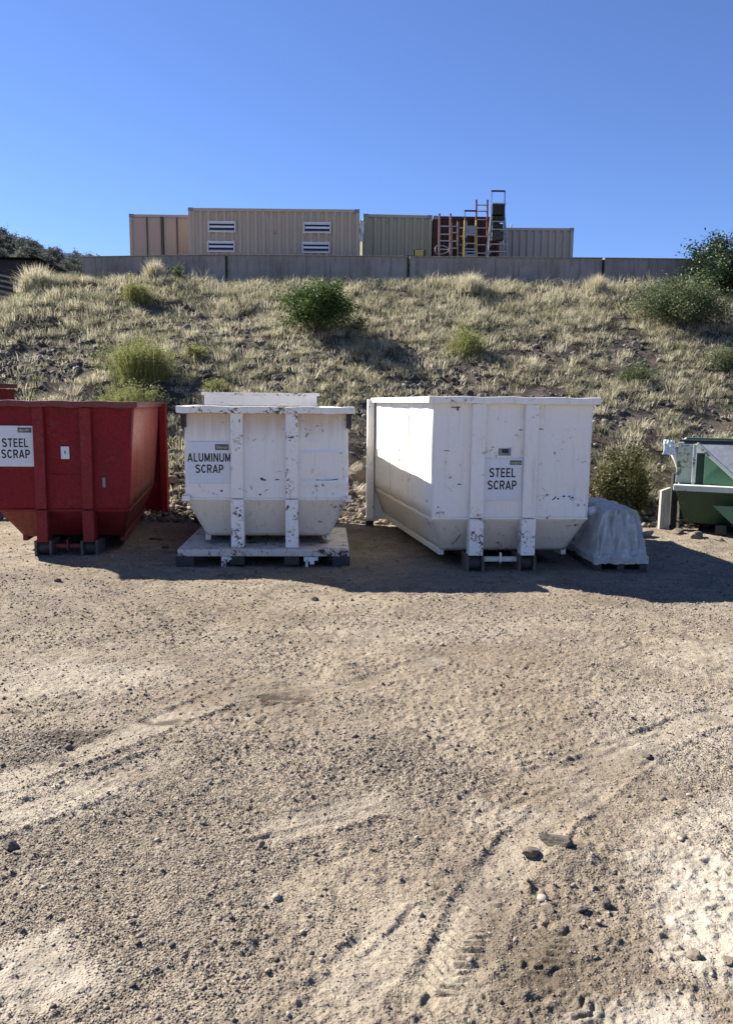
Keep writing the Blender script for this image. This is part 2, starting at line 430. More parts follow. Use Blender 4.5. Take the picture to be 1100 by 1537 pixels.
def patches(x, y):
    def bl(lst, seed):
        o = 0
        wx = x + .35*(fbm(x*2.4, y*2.4, seed)-.5); wy = y + .5*(fbm(x*2.4, y*2.4, seed+9)-.5)
        for cx, cy, rx, ry, a in lst:
            q = ((wx-cx)/rx)**2 + ((wy-cy)/ry)**2
            o = np.maximum(o, a*sm(1.25, .25, q))
        return o
    dust = bl([(1.62,3.18,.40,.62,.9), (1.0,2.60,.30,.22,.8), (1.9,3.9,.5,.3,.5), (-1.22,2.72,.30,.32,.6), (-1.75,4.15,.5,.35,.4),
               (-2.3,6.1,.9,.5,.35), (2.1,5.2,.7,.7,.30), (.8,4.0,.35,.25,.3), (3.3,6.7,.9,.6,.25), (.5,7.6,1.2,.5,.2), (-2.9,2.4,.5,.6,.5), (3.2,3.0,.7,.6,.4)], 101)
    damp = bl([(-.59,5.70,.30,.055,.9), (-.47,5.73,.12,.06,.9), (-1.41,5.19,.22,.07,.75), (-1.9,4.98,.26,.14,.75), (-2.45,5.42,.3,.07,.7),
               (-2.35,5.7,.2,.05,.6), (.29,5.12,.09,.05,.8), (-1.05,5.25,.09,.04,.6), (.98,3.62,.11,.05,.45), (-1.0,4.75,.1,.03,.5), (-2.0,4.55,.24,.12,.5)], 131)
    damp = damp*sm(.22, .52, fbm(x*9, y*14, 151, 3))
    grav = np.clip(.25 + .9*sm(.42, .62, fbm(x*.9, y*.9, 171)) , 0, 1)
    lm, le_ = lanes(x, y)
    dust = np.maximum(dust, .30*lm*sm(.35, .6, fbm(x*1.4, y*1.4, 191)))
    grav = grav*sm(1.0, .3, dust*1.4)*(.45+.55*sm(6.2, 4.6, y))*(1-.72*lm) + .25*le_
    for pts, wd in TREADS: grav = grav*sm(wd*.9, wd*1.5, seg_dist(x, y, pts)[0])
    # damp brown worked soil near the tread marks
    damp = np.maximum(damp, .62*np.exp(-(((x-.72)/.30)**2+((y-2.78)/.45)**2))*sm(.25, .6, fbm(x*6, y*6, 161, 3)))
    return dust, damp, grav

def build_ground():
    ys = [.5]
    while ys[-1] < 15.8: ys.append(ys[-1] + max(.0065, ys[-1]*.0026))
    ys = np.array(ys); nu = 1000
    u = np.linspace(-1, 1, nu); u = .55*u + .45*u**3*1.0
    Y = np.repeat(ys[:, None], nu, 1); X = u[None, :]*(2.6 + 1.15*Y)
    Z = gz(X, Y) + gfine(X, Y)
    ed = sm(.86, .99, np.abs(u))[None, :]; Z = Z*(1-ed) - .055*ed
    nr = len(ys)
    V = np.stack([X, Y, Z], -1).reshape(-1, 3)
    i = np.arange(nr-1)[:, None]*nu + np.arange(nu-1)[None, :]
    F = np.stack([i, i+1, i+nu+1, i+nu], -1).reshape(-1, 4)
    d, da, g = patches(X, Y)
    o = mesh_np('ground', V, F, M['ground'], None, {'dust': d.ravel(), 'damp': da.ravel(), 'gravel': g.ravel()}, True)
    tag(o, kind='structure')
    # the rest of the yard and plain, one big coarse sheet just below it
    b = MB(); b.add([(-3000,-3000,-.05),(3000,-3000,-.05),(3000,3000,-.05),(-3000,3000,-.05)], [(0,1,2,3)])
    tag(b.build('plain', M['ground']), kind='structure')

build_ground()

def hz(x, y):
    x = np.asarray(x, float); y = np.asarray(y, float)
    s = (y-15.3)/(27.0-15.3); k = .03
    t = k*np.logaddexp(0, s/k); t = t - k*np.logaddexp(0, (t-1)/k)
    top = 6.5 - 1.25*sm(-9.6, -13.2, x) - 1.6*sm(-13, -22, x) - .1*sm(27.3, 28.2, y)
    top = top - .30*sm(28.0, 27.7, y)*sm(-10.6, -9.2, x)
    z = t*top
    back = np.clip(y-27.6, 0, None)*.30*sm(-9.9, -10.6, x)
    return z - np.minimum(back, 3.5)

def hzn(x, y):
    a = sm(15.0, 16.5, y)*sm(28.2, 27.2, y)
    n = .35*(fbm(np.asarray(x)*.45, np.asarray(y)*.45, 301)-.5) + .22*(fbm(np.asarray(x)*1.6, np.asarray(y)*1.6, 311)-.5) + .12*(fbm(np.asarray(x)*5, np.asarray(y)*5, 321, 3)-.5)
    return hz(x, y) + n*a

def build_hill():
    xs = np.arange(-30, 30.01, .11); ys = np.concatenate([np.arange(14.4, 28.6, .09), np.arange(28.7, 60, 1.0)])
    X, Y = np.meshgrid(xs, ys); Z = hzn(X, Y) - .07*sm(15.4, 14.6, Y)
    nu = len(xs); V = np.stack([X, Y, Z], -1).reshape(-1, 3)
    i = np.arange(len(ys)-1)[:, None]*nu + np.arange(nu-1)[None, :]
    F = np.stack([i, i+1, i+nu+1, i+nu], -1).reshape(-1, 4)
    tag(mesh_np('hillside', V, F, M['hill'], smooth=True), kind='structure')
build_hill()

# ------------------------------------------------------------------ stones
def icosa():
    p = (1+5**.5)/2
    v = np.array([(-1,p,0),(1,p,0),(-1,-p,0),(1,-p,0),(0,-1,p),(0,1,p),(0,-1,-p),(0,1,-p),(p,0,-1),(p,0,1),(-p,0,-1),(-p,0,1)])/math.hypot(1, p)
    f = np.array([(0,11,5),(0,5,1),(0,1,7),(0,7,10),(0,10,11),(1,5,9),(5,11,4),(11,10,2),(10,7,6),(7,1,8),(3,9,4),(3,4,2),(3,2,6),(3,6,8),(3,8,9),(4,9,5),(2,4,11),(6,2,10),(8,6,7),(9,8,1)])
    return v, f
ICO_V, ICO_F = icosa()

def stones(name, P, rad, mat, label=None, cat=None, flat=(.45,.9), kind='stuff', tint=None):
    n = len(P)
    A = RNG.uniform(.65, 1.35, (n, 1, 3)); A[:, :, 2] *= RNG.uniform(*flat, (n, 1))
    V = ICO_V[None]*(1 + RNG.uniform(-.28, .28, (n, 12, 1)))*A*rad[:, None, None]
    a = RNG.uniform(0, 6.283, n); ca, sa = np.cos(a)[:, None], np.sin(a)[:, None]
    x = V[..., 0]*ca - V[..., 1]*sa; y = V[..., 0]*sa + V[..., 1]*ca
    tl = RNG.uniform(-.5, .5, n)[:, None]; ct, st = np.cos(tl), np.sin(tl)
    z = V[..., 2]*ct + x*st; x = x*ct - V[..., 2]*st
    W = np.stack([x, y, z], -1) + P[:, None, :]
    F = ICO_F[None] + (np.arange(n)*12)[:, None, None]
    t = np.repeat(RNG.random(n) if tint is None else tint, 12)
    o = mesh_np(name, W.reshape(-1, 3), F.reshape(-1, 3), mat, None, {'tint': t})
    return tag(o, label, cat, None, kind)

def scatter_gravel():
    P = []; Rr = []
    for n, y0, y1, r0_, r1_ in ((190000, 1.7, 5.0, .0019, .0052), (9000, 2.0, 6.5, .005, .012), (60000, 4.4, 9.5, .0035, .010), (38000, 7.0, 14.5, .005, .016), (650, 2.2, 9, .012, .022)):
        y = y0 + (y1-y0)*RNG.random(n)**.9
        x = (RNG.random(n)*2-1)*(.35 + .66*y)
        d, da, g = patches(x, y)
        cl = sm(.30, .65, fbm(x*3, y*3, 401, 3))
        keep = RNG.random(n) < (.22*sm(4, 7, y) + .22 + .8*g)*(.35+.65*cl)*(1-.6*np.minimum(d, 1))
        x, y = x[keep], y[keep]
        r = r0_ + (r1_-r0_)*RNG.random(len(x))**2.8
        P.append(np.stack([x, y, gz(x, y)+gfine(x, y)+r*.25], -1)); Rr.append(r)
    stones('gravel', np.concatenate(P), np.concatenate(Rr), M['gravel'], 'loose brown and grey gravel strewn over the dirt yard', 'gravel')
    n = 42000
    x = RNG.uniform(-15, 15, n); y = 15.3 + 12*RNG.random(n)**1.25
    keep = RNG.random(n) < .30 + .7*sm(.45, .6, fbm(x*.5, y*.5, 421)) * sm(1.1, .2, (y-15.3)/12)
    x, y = x[keep], y[keep]; r = .016 + .085*RNG.random(len(x))**3.2
    stones('cobbles', np.stack([x, y, hzn(x, y)+r*.2], -1), r, M['cobble'], 'dark brown cobbles lying all over the dry slope', 'stones')
    n = 3800
    x = RNG.uniform(-9, 10, n); y = 14.3 + 1.9*RNG.random(n)**1.2
    r = .02 + .06*RNG.random(n)**2.5
    z = np.maximum(hzn(x, y), np.where(y < 15.6, gz(x, y), -1))
    stones('rubble', np.stack([x, y, z+r*.3], -1), r, M['rubble'], 'pale rubble heaped along the foot of the slope', 'stones')
scatter_gravel()

def boulder(name, loc, r, mat, label, cat='rock', sq=(1, 1, 1), seed=0, rz=0., cuts=3):
    import bmesh
    bm = bmesh.new(); bmesh.ops.create_icosphere(bm, subdivisions=cuts, radius=1)
    rs = np.random.default_rng(seed)
    pl = [(Vector(rs.normal(size=3)).normalized(), rs.uniform(.55, .88)) for _ in range(11)]
    for v in bm.verts:
        p = v.co.copy()
        for n, d in pl:
            e = p.dot(n)
            if e > d: p -= n*(e-d)*.92
        p += p.normalized()*float(.10*(fbm(np.array([p.x*2.5+5]), np.array([p.y*2.5+p.z*2+9]), seed)[0]-.5)) + p.normalized()*float(.16*(fbm(np.array([p.x*7+p.z*3+5]), np.array([p.y*7+p.z*5+9]), seed+3)[0]-.5))
        v.co = Vector((p.x*sq[0], p.y*sq[1], p.z*sq[2]))*r
    me = bpy.data.meshes.new(name); bm.to_mesh(me); bm.free()
    at = me.attributes.new('tint', 'FLOAT', 'POINT'); at.data.foreach_set('value', np.full(len(me.vertices), rs.uniform(.2, .8), np.float32))
    me.materials.append(mat)
    o = link(bpy.data.objects.new(name, me)); o.location = loc; o.rotation_euler = (0, 0, rz)
    return tag(o, label, cat)

def on_ground(x, y, dz=0.): return (x, y, float(gz(np.array([x]), np.array([y]))[0] + dz))
M['rock_dark'] = stone_mat('dark_rock', (.11,.095,.08), (.19,.165,.14))
M['rock_tan'] = stone_mat('tan_rock', (.19,.155,.118), (.31,.26,.20))
ROCKS = [
 ((-1.73,3.62), .045, 'rock_dark', (1,1,.8), 'round dark grey stone near the left edge of the yard'),
 ((-.51,3.68), .028, 'rock_tan', (1,.9,.8), 'small round pale stone at the end of the scraped groove'),
 ((.98,3.66), .105, 'rock_dark', (1.2,.55,.42), 'large rough dark clod lying across the gravel mound'),
 ((.82,3.60), .05, 'rock_tan', (1.1,.9,.7), 'pale lump leaning on the left side of the dark clod'),
 ((.81,3.19), .040, 'rock_tan', (1.1,.8,.7), 'tan clod just above the tyre tread marks'),
 ((.95,3.20), .040, 'rubble', (1.4,.8,.55), 'whitish broken clod right of the tan clod'),
 ((1.08,3.24), .032, 'rock_dark', (1,.9,.8), 'small dark stone beside the whitish broken clod'),
 ((1.34,2.91), .038, 'rock_tan', (1,.9,.75), 'brown stone on the white dusty patch'),
 ((1.47,2.89), .032, 'rock_tan', (1.3,.8,.6), 'flat brown stone near the right edge of the dusty patch'),
 ((1.79,4.73), .042, 'rock_dark', (1.1,.9,.6), 'dark stone alone on the pale dirt at right'),
 ((-3.73,9.36), .055, 'rock_dark', (1,1,.7), 'dark stone just outside the shadow of the red bin'),
 ((-.57,8.67), .060, 'rock_dark', (1.2,1,.6), 'dark stone just outside the shadow of the aluminium bin'),
 ((-3.35,12.4), .09, 'rock_dark', (1.5,1,.5), 'dark lump in the shade beside the red bin'),
 ((-3.0,11.6), .06, 'rock_dark', (1.2,1,.6), 'smaller dark lump nearer the white platform'),
]
for i, ((x, y), r, m, sq, lb) in enumerate(ROCKS):
    boulder('rock', on_ground(x, y, r*sq[2]*.35), r*.85, M[m], lb, 'rock', sq, 50+i, i*1.3, 4)
def on_hill(x, y, dz=0.): return (x, y, float(hzn(np.array([x]), np.array([y]))[0] + dz))
boulder('boulder', on_hill(-.16, 16.7, .10), .27, M['rock_tan'], 'brown boulder between the two white bins at the slope foot', 'boulder', (.85,.8,1), 91)
boulder('boulder', on_hill(-.05, 15.9, .04), .15, M['rock_tan'], 'smaller boulder lying below the brown boulder between the white bins', 'boulder', (1.1,.9,.8), 92)
boulder('boulder', on_hill(-4.05, 16.3, .08), .2, M['rock_tan'], 'low tan boulder on the slope foot behind the red bin corner', 'boulder', (1.2,.9,.7), 93)
for i, (x, y, r, m, lb) in enumerate([(4.66, 13.35, .20, 'rubble', 'flat pinkish slab of rubble right of the plastic wrapped bundle'),
                         (4.45, 13.9, .16, 'rubble', 'upper pale slab stacked behind the flat pinkish slab'),
                         (5.62, 13.25, .15, 'rubble', 'jagged pale stone under the green bin corner'),
                         (5.5, 13.75, .13, 'rock_tan', 'tan stone wedged between timber post and green bin'),
                         (5.9, 13.05, .08, 'rubble', 'small pale stone in front of the green bin')]):
    boulder('rubble_block', on_ground(x, y, r*.2), r, M[m], lb, 'rock', (1.5,.9,.55), 120+i, i*.4)

# ------------------------------------------------------------------ grass and shrubs
def blades(P, n_per, hgt, spread, width, lean, rng=RNG):
    """P roots (n,3) -> verts, faces; each blade a bent tapering strip"""
    n = len(P); N = n*n_per
    root = np.repeat(P, n_per, 0); H = np.repeat(hgt, n_per)*rng.uniform(.45, 1.1, N); S = np.repeat(spread, n_per)
    a = rng.uniform(0, 2*np.pi, N); rad = S*np.sqrt(rng.random(N))*.5
    root = root + np.stack([np.cos(a)*rad, np.sin(a)*rad, np.zeros(N)], -1)
    a2 = a + rng.normal(0, .6, N)
    D = np.stack([np.cos(a2), np.sin(a2), np.zeros(N)], -1)
    le = np.repeat(lean, n_per)*rng.uniform(.2, 1.2, N)
    W = np.stack([-np.sin(a2 + rng.normal(0, .8, N)), np.cos(a2 + rng.normal(0, .8, N)), np.zeros(N)], -1)*(width*rng.uniform(.6, 1.3, N))[:, None]
    up = np.array([0, 0, 1.])
    mid = root + D*(le*H*.35)[:, None] + up*(H*.6)[:, None]
    tip = root + D*(le*H)[:, None] + up*(H*(1-.25*np.clip(le, 0, 1.5)))[:, None]
    V = np.stack([root-W, root+W, mid+W*.8, mid-W*.8, tip], 1).reshape(-1, 3)
    b = (np.arange(N)*5)[:, None]
    return V, [b+np.array([[0, 1, 2, 3]]), b+np.array([[3, 2, 4]])], N

def grass_field():
    n = 19000
    x = RNG.uniform(-15.5, 15, n); y = 15.2 + 12.3*RNG.random(n)
    t = (y-15.3)/11.7
    c = fbm(x*.55, y*.55, 501); c2 = fbm(x*1.8, y*1.8, 511, 3)
    dens = sm(.42, .60, c*.55 + c2*.45 + .16*(t-.45) - .05*sm(-4, 3, x)*sm(.5, .1, t))
    dens = (.10 + .90*dens)*(.13 + .87*sm(.02, .48, t + .26*sm(1, -6, x)))
    keep = (RNG.random(n) < dens) & (y < 27.45)
    x, y, t, c2 = x[keep], y[keep], t[keep], c2[keep]
    P = np.stack([x, y, hzn(x, y)-.02], -1); m = len(x)
    H = RNG.uniform(.09, .32, m)*(.8+.5*sm(.5, 1, t)); sp = RNG.uniform(.16, .5, m); le = RNG.uniform(.7, 2.1, m)
    V, F, N = blades(P, 22, H, sp, .0056, le)
    g = np.clip(.80 - .60*(RNG.random(m) < .36 + .3*sm(.3, .8, fbm(x*.8, y*.8, 531))) + RNG.normal(0, .14, m) - .12*sm(0, -10, x), 0, 1)
    tint = np.repeat(np.clip(np.repeat(g, 22) + RNG.normal(0, .13, N), 0, 1), 5)
    tag(mesh_np('grass', V, F, M['grass'], None, {'tint': tint}), 'dry straw coloured grass tufts covering the slope', 'grass', None, 'stuff')
    # thicker clumps that stand proud of the rest
    n = 2300
    x = RNG.uniform(-15.5, 15, n); y = 15.9 + 11.4*RNG.random(n)**.9
    keep = RNG.random(n) < .10 + .9*sm(.45, .62, fbm(x*.7, y*.7, 561, 3))
    x, y = x[keep], y[keep]; m = len(x)
    P = np.stack([x, y, hzn(x, y)-.03], -1)
    V, F, N = blades(P, 78, RNG.uniform(.16, .42, m), RNG.uniform(.28, .7, m), .0048, RNG.uniform(.5, 1.7, m))
    g = np.where(RNG.random(m) < .46, RNG.uniform(.05, .5, m), RNG.uniform(.6, 1, m))
    tint = np.repeat(np.clip(np.repeat(g, 78) + RNG.normal(0, .14, N), 0, 1), 5)
    tag(mesh_np('grass_clumps', V, F, M['grass'], None, {'tint': tint}), 'thicker straw and grey green grass clumps dotted over the slope', 'grass', None, 'stuff')
    # tall dry stalks along the foot of the wall
    n = 300
    x = RNG.uniform(-10.5, 13, n); y = RNG.uniform(25.6, 27.35, n)
    keep = RNG.random(n) < sm(.4, .62, fbm(x*.9, y*.3, 541)) + .12
    x, y = x[keep], y[keep]; m = len(x)
    P = np.stack([x, y, hzn(x, y)-.02], -1)
    V, F, N = blades(P, 7, RNG.uniform(.25, .6, m), np.full(m, .15), .005, RNG.uniform(.1, .5, m))
    tint = np.repeat(np.clip(RNG.normal(.85, .12, N), 0, 1), 5)
    tag(mesh_np('tall_grass', V, F, M['grass'], None, {'tint': tint}), 'tall dry grass stalks standing at the foot of the concrete wall', 'grass', None, 'stuff')
grass_field()

def leaf_cloud(cent, sig, n, size, rng, zflat=1.):
    """leaf cards spread around clump centres -> verts, quads, clump index"""
    k = rng.integers(0, len(cent), n)
    p = cent[k] + rng.normal(0, 1, (n, 3))*sig[k][:, None]*np.array([1, 1, zflat])
    a = rng.normal(size=(n, 3)); a /= np.linalg.norm(a, axis=1)[:, None]
    b = np.cross(a, rng.normal(size=(n, 3))); b /= np.linalg.norm(b, axis=1)[:, None]
    s = size*rng.uniform(.6, 1.35, n)[:, None]
    V = np.stack([p-a*s, p+b*s*.45, p+a*s, p-b*s*.45], 1).reshape(-1, 3)
    F = np.arange(n*4).reshape(n, 4)
    return V, F, k

def leaf_bush(name, label, loc, rad, n, size, mat, seed, nclump=60, group=None, cat='shrub', shell=.55, zmin=.0):
    rng = np.random.default_rng(seed)
    root = thing(name, label, cat, loc, 0, group)
    d = rng.normal(size=(nclump, 3)); d /= np.linalg.norm(d, axis=1)[:, None]; d[:, 2] = np.where(d[:, 2] < -.35, -d[:, 2], d[:, 2])
    q = shell + (1-shell)*rng.random(nclump)
    q = q*(1 + .22*rng.normal(size=nclump))
    cent = d*q[:, None]*np.array(rad) + np.array([0, 0, rad[2]*(.75+zmin)])
    sig = rng.uniform(.10, .19, nclump)*np.mean(rad)
    V, F, k = leaf_cloud(cent, sig, n, size, rng)
    ok = V[:, 2].reshape(-1, 4).min(1) > -.05
    V = V.reshape(-1, 4, 3)[ok].reshape(-1, 3); k = k[ok]; F = np.arange(len(V)).reshape(-1, 4)
    ct = rng.random(nclump)
    tint = np.repeat(np.clip(.6*ct[k] + .4*rng.random(len(k)), 0, 1), 4)
    mesh_np('foliage', V, F, M[mat], root, {'tint': tint})
    b = MB()
    for c in cent[::max(1, nclump//16)]:
        b.tube([(rng.normal()*.05, rng.normal()*.05, -.08), tuple(c*.5+rng.normal(size=3)*.04), tuple(c)], [.022, .014, .006], 5)
    b.build('stems', M['twig'], root)
    return root

def feather_bush(name, label, loc, rad, h, n, mat, seed, width=.006, lean=(.3, 1.2), group=None, cat='shrub', tm=.55, leafy=0):
    rng = np.random.default_rng(seed)
    root = thing(name, label, cat, loc, 0, group)
    P = np.concatenate([rng.normal(0, rad*.34, (n//12, 2)), np.full((n//12, 1), -.04)], 1); m = len(P)
    rr_ = np.hypot(P[:, 0], P[:, 1])/rad
    H = h*np.sqrt(np.clip(1-.55*rr_**2, .15, 1))*rng.uniform(.75, 1.1, m)
    V, F, N = blades(P, 12, H, np.full(m, rad*.3), width, rng.uniform(*lean, m)*(.35+rr_), rng)
    base = np.clip(rng.normal(tm, .2, m), 0, 1)
    tint = np.repeat(np.clip(np.repeat(base, 12) + rng.normal(0, .12, N), 0, 1), 5)
    mesh_np('stalks', V, F, M[mat], root, {'tint': tint})
    if leafy:
        c = np.stack([P[:, 0]*1.5, P[:, 1]*1.5, H*.72], -1)
        V, F, k = leaf_cloud(c, np.full(m, rad*.13), leafy, .022, rng)
        mesh_np('leaves', V, F, M[mat], root, {'tint': np.repeat(np.clip(rng.normal(tm, .25, leafy), 0, 1), 4)})
    return root

def fuzzy_bush(name, label, loc, rad, n, mat, seed, size=.024, cat='shrub', nclump=70):
    r_ = leaf_bush(name, label, loc, rad, n, size, mat, seed, nclump, None, cat, .35, -.30)
    rng = np.random.default_rng(seed+500); m = int(n/60)
    P = np.concatenate([rng.normal(0, .30, (m, 2))*np.array(rad[:2]), np.full((m, 1), -.04)], 1); q = np.hypot(P[:, 0]/rad[0], P[:, 1]/rad[1])
    V, F, N = blades(P, 12, rad[2]*1.55*np.sqrt(np.clip(1-.6*q**2, .15, 1))*rng.uniform(.8, 1.1, m), np.full(m, rad[0]*.3), .006, rng.uniform(.4, 1.5, m)*(.3+q), rng)
    mesh_np('stalks', V, F, M[mat], r_, {'tint': np.repeat(np.clip(rng.normal(.6, .2, N), 0, 1), 5)})
    return r_
leaf_bush('bush', 'dense dark green rounded bush in the middle of the slope', on_hill(-1.42, 23.1, .0), (.92, .85, .80), 17000, .038, 'leaf_green', 1, 120, zmin=-.05, shell=.45)
fuzzy_bush('shrub', 'broad yellow green feathery shrub above the aluminium bin', on_hill(-5.75, 20.4), (.95, .8, .72), 10000, 'leaf_yellow', 2)
fuzzy_bush('shrub', 'low yellow green shrub below the broad feathery one, behind the red bin', on_hill(-5.7, 18.9), (.9, .7, .45), 5000, 'leaf_yellow', 12)
leaf_bush('shrub', 'wide grey green shrub near the top right of the slope', on_hill(9.15, 23.9), (1.30, 1.1, .72), 22000, .034, 'leaf_sage', 3, 200, zmin=-.05, shell=.4)
fuzzy_bush('shrub', 'small bright yellow green shrub right of the dark bush shadow', on_hill(2.70, 22.1), (.52, .5, .5), 4200, 'leaf_yellow', 4)
fuzzy_bush('shrub', 'small yellow green shrub high on the left of the slope', on_hill(-7.2, 25.2), (.5, .5, .45), 3600, 'leaf_yellow', 5)
fuzzy_bush('shrub', 'small green shrub low on the slope above the white bins', on_hill(-3.75, 19.7), (.4, .4, .3), 2200, 'leaf_yellow', 6)
fuzzy_bush('shrub', 'little pale green shrub between the broad shrub and the dark bush', on_hill(-4.6, 21.5), (.35, .3, .3), 1500, 'leaf_yellow', 7)
fuzzy_bush('shrub', 'green tuft on the slope at the right edge below the wide shrub', on_hill(9.45, 21.3), (.55, .5, .35), 2600, 'leaf_sage', 8)
fuzzy_bush('shrub', 'greyish green tuft halfway up the slope right of the steel bin', on_hill(6.95, 20.6), (.55, .5, .35), 2600, 'leaf_sage', 9)
feather_bush('grass_clump', 'large pale bunch grass clump on the left crest of the slope', on_hill(-10.75, 26.35), .55, .95, 2600, 'grass', 10, .008, (.4, 1.3), cat='grass clump', tm=.8)
feather_bush('grass_clump', 'pale bunch grass clump standing before the wall under the tan doors', on_hill(-7.05, 26.7), .36, .85, 1300, 'grass', 11, .007, (.2, .8), cat='grass clump', tm=.7)
leaf_bush('shrub', 'small dusty green shrub beside the bunch grass under the tan doors', on_hill(-6.45, 26.9), (.35, .3, .32), 900, .03, 'leaf_sage', 13, 20)
feather_bush('grass_clump', 'golden bunch grass clump beside the last wall joint at right', on_hill(7.35, 26.3), .42, .72, 1500, 'grass', 14, .007, (.3, 1.), cat='grass clump', tm=.85)
feather_bush('grass_clump', 'golden grass clump in front of the wall below the stepladders', on_hill(3.2, 26.1), .55, .75, 1600, 'grass', 15, .007, (.3, 1.), cat='grass clump', tm=.9)
fuzzy_bush('weed', 'tall leafy yellow green weed behind the plastic wrapped bundle', on_hill(5.2, 15.7), (.50, .45, .80), 4200, 'leaf_olive', 16, .032, 'weed', 50)
leaf_bush('shrub', 'dark low shrub in the shade right of the white steel scrap bin', on_hill(4.7, 15.2), (.7, .4, .5), 4200, .035, 'leaf_olive', 17, 40)

def big_shrub_tree():
    rng = np.random.default_rng(23)
    root = thing('tree', 'bushy dark green young tree at the right edge by the wall', 'tree', on_hill(11.6, 26.2, -.1))
    cent = []; b = MB()
    for i in range(30):
        a = rng.uniform(0, 6.283); sp = rng.uniform(.2, 1.95); h = rng.uniform(.9, 2.05)*(1-.14*sp)
        top = np.array([math.cos(a)*sp, math.sin(a)*sp*.8, h])
        mid = top*np.array([.45, .45, .55])
        b.tube([(rng.normal()*.06, rng.normal()*.06, -.1), tuple(mid), tuple(top)], [.035, .02, .006], 5)
        for s in np.linspace(.38, 1.06, 9): cent.append(top*s + rng.normal(size=3)*.13)
    cent = np.array(cent); cent = cent[cent[:, 2] > .1]
    V, F, k = leaf_cloud(cent, rng.uniform(.08, .18, len(cent)), 24000, .048, rng)
    ct = rng.random(len(cent))
    mesh_np('crown', V, F, M['leaf_big'], root, {'tint': np.repeat(np.clip(.5*ct[k]+.5*rng.random(len(k)), 0, 1), 4)})
    b.build('trunk', M['twig'], root)
big_shrub_tree()

# ------------------------------------------------------------------ dumpsters
def arc(cx, cz, rx, rz, a0, a1, n=9):
    return [(cx+rx*math.cos(R(a0+(a1-a0)*i/n)), cz+rz*math.sin(R(a0+(a1-a0)*i/n))) for i in range(n+1)]
GLYPH = {   # stroke centre lines in a cell 0..w by 0..1
 'S': (.62, [arc(.31,.73,.23,.20,35,270,10)+arc(.31,.28,.23,.21,90,-145,10)]),
 'T': (.58, [[(0,.92),(.58,.92)], [(.29,.92),(.29,0)]]),
 'E': (.54, [[(.08,0),(.08,1)], [(.08,.92),(.53,.92)], [(.08,.51),(.49,.51)], [(.08,.08),(.54,.08)]]),
 'L': (.52, [[(.08,1),(.08,0)], [(.08,.08),(.52,.08)]]),
 'C': (.64, [arc(.33,.5,.25,.42,45,315,14)]),
 'R': (.62, [[(.08,0),(.08,1)], [(.08,.92),(.34,.92)]+arc(.36,.70,.18,.22,90,-90,8)+[(.08,.48)], [(.32,.48),(.55,0)]]),
 'P': (.58, [[(.08,0),(.08,1)], [(.08,.92),(.34,.92)]+arc(.34,.69,.18,.23,90,-90,8)+[(.08,.46)]]),
 'A': (.66, [[(.05,0),(.33,.98)], [(.61,0),(.33,.98)], [(.15,.28),(.51,.28)]]),
 'U': (.62, [[(.08,1),(.08,.32)]+arc(.31,.31,.23,.23,180,360,9)+[(.54,1)]]),
 'M': (.74, [[(.08,0),(.08,1)], [(.66,0),(.66,1)], [(.10,.95),(.37,.1)], [(.64,.95),(.37,.1)]]),
 'I': (.20, [[(.10,0),(.10,1)]]),
 'N': (.64, [[(.08,0),(.08,1)], [(.56,0),(.56,1)], [(.10,.95),(.54,.05)]]),
 'K': (.60, [[(.08,0),(.08,1)], [(.12,.42),(.54,1)], [(.26,.58),(.56,0)]]),
 '2': (.58, [arc(.29,.70,.21,.22,170,-30,9)+[(.08,.08),(.54,.08)]]),
 '0': (.60, [arc(.30,.5,.22,.42,0,360,18)]),
}
def text_obj(name, lines, size, mat, parent, cx, cz, y, sx=.86, bold=.16, lead=1.28, rot=None):
    """each line of lettering is one mesh of flat block letters facing -y; the lines stack around cz"""
    out = []
    for li, line in enumerate(lines):
        gap = .13; tot = sum(GLYPH[c][0] for c in line) + gap*(len(line)-1); x = -tot/2; z0 = (len(lines)-1)/2*lead - li*lead - .5
        m = MB()
        for ci, c in enumerate(line):
            wd, strokes = GLYPH[c]
            for pts in strokes:
                for (xa, za), (xb, zb) in zip(pts[:-1], pts[1:]):
                    dx, dz = xb-xa, zb-za; l = math.hypot(dx, dz) or 1
                    ex = .05 if len(pts) > 2 else 0; nx, nz = -dz/l*bold/2, dx/l*bold/2; ax, az = dx/l*ex, dz/l*ex
                    q = [(xa-ax-nx, za-az-nz), (xb+ax-nx, zb+az-nz), (xb+ax+nx, zb+az+nz), (xa-ax+nx, za-az+nz)]
                    vs_ = []
                    for yy in (0, .0015):
                        for px, pz in q:
                            v = Vector(((x+px)*size*sx, yy, (z0+min(1, max(0, pz)))*size))
                            if rot is not None: v = Matrix(rot) @ v
                            vs_.append((v.x+cx, v.y+y, v.z+cz))
                    m.add(vs_, [(0,1,2,3), (7,6,5,4), (0,4,5,1), (1,5,6,2), (2,6,7,3), (3,7,4,0)])
            x += wd+gap
        out.append(m.build(name, mat, parent))
    return out

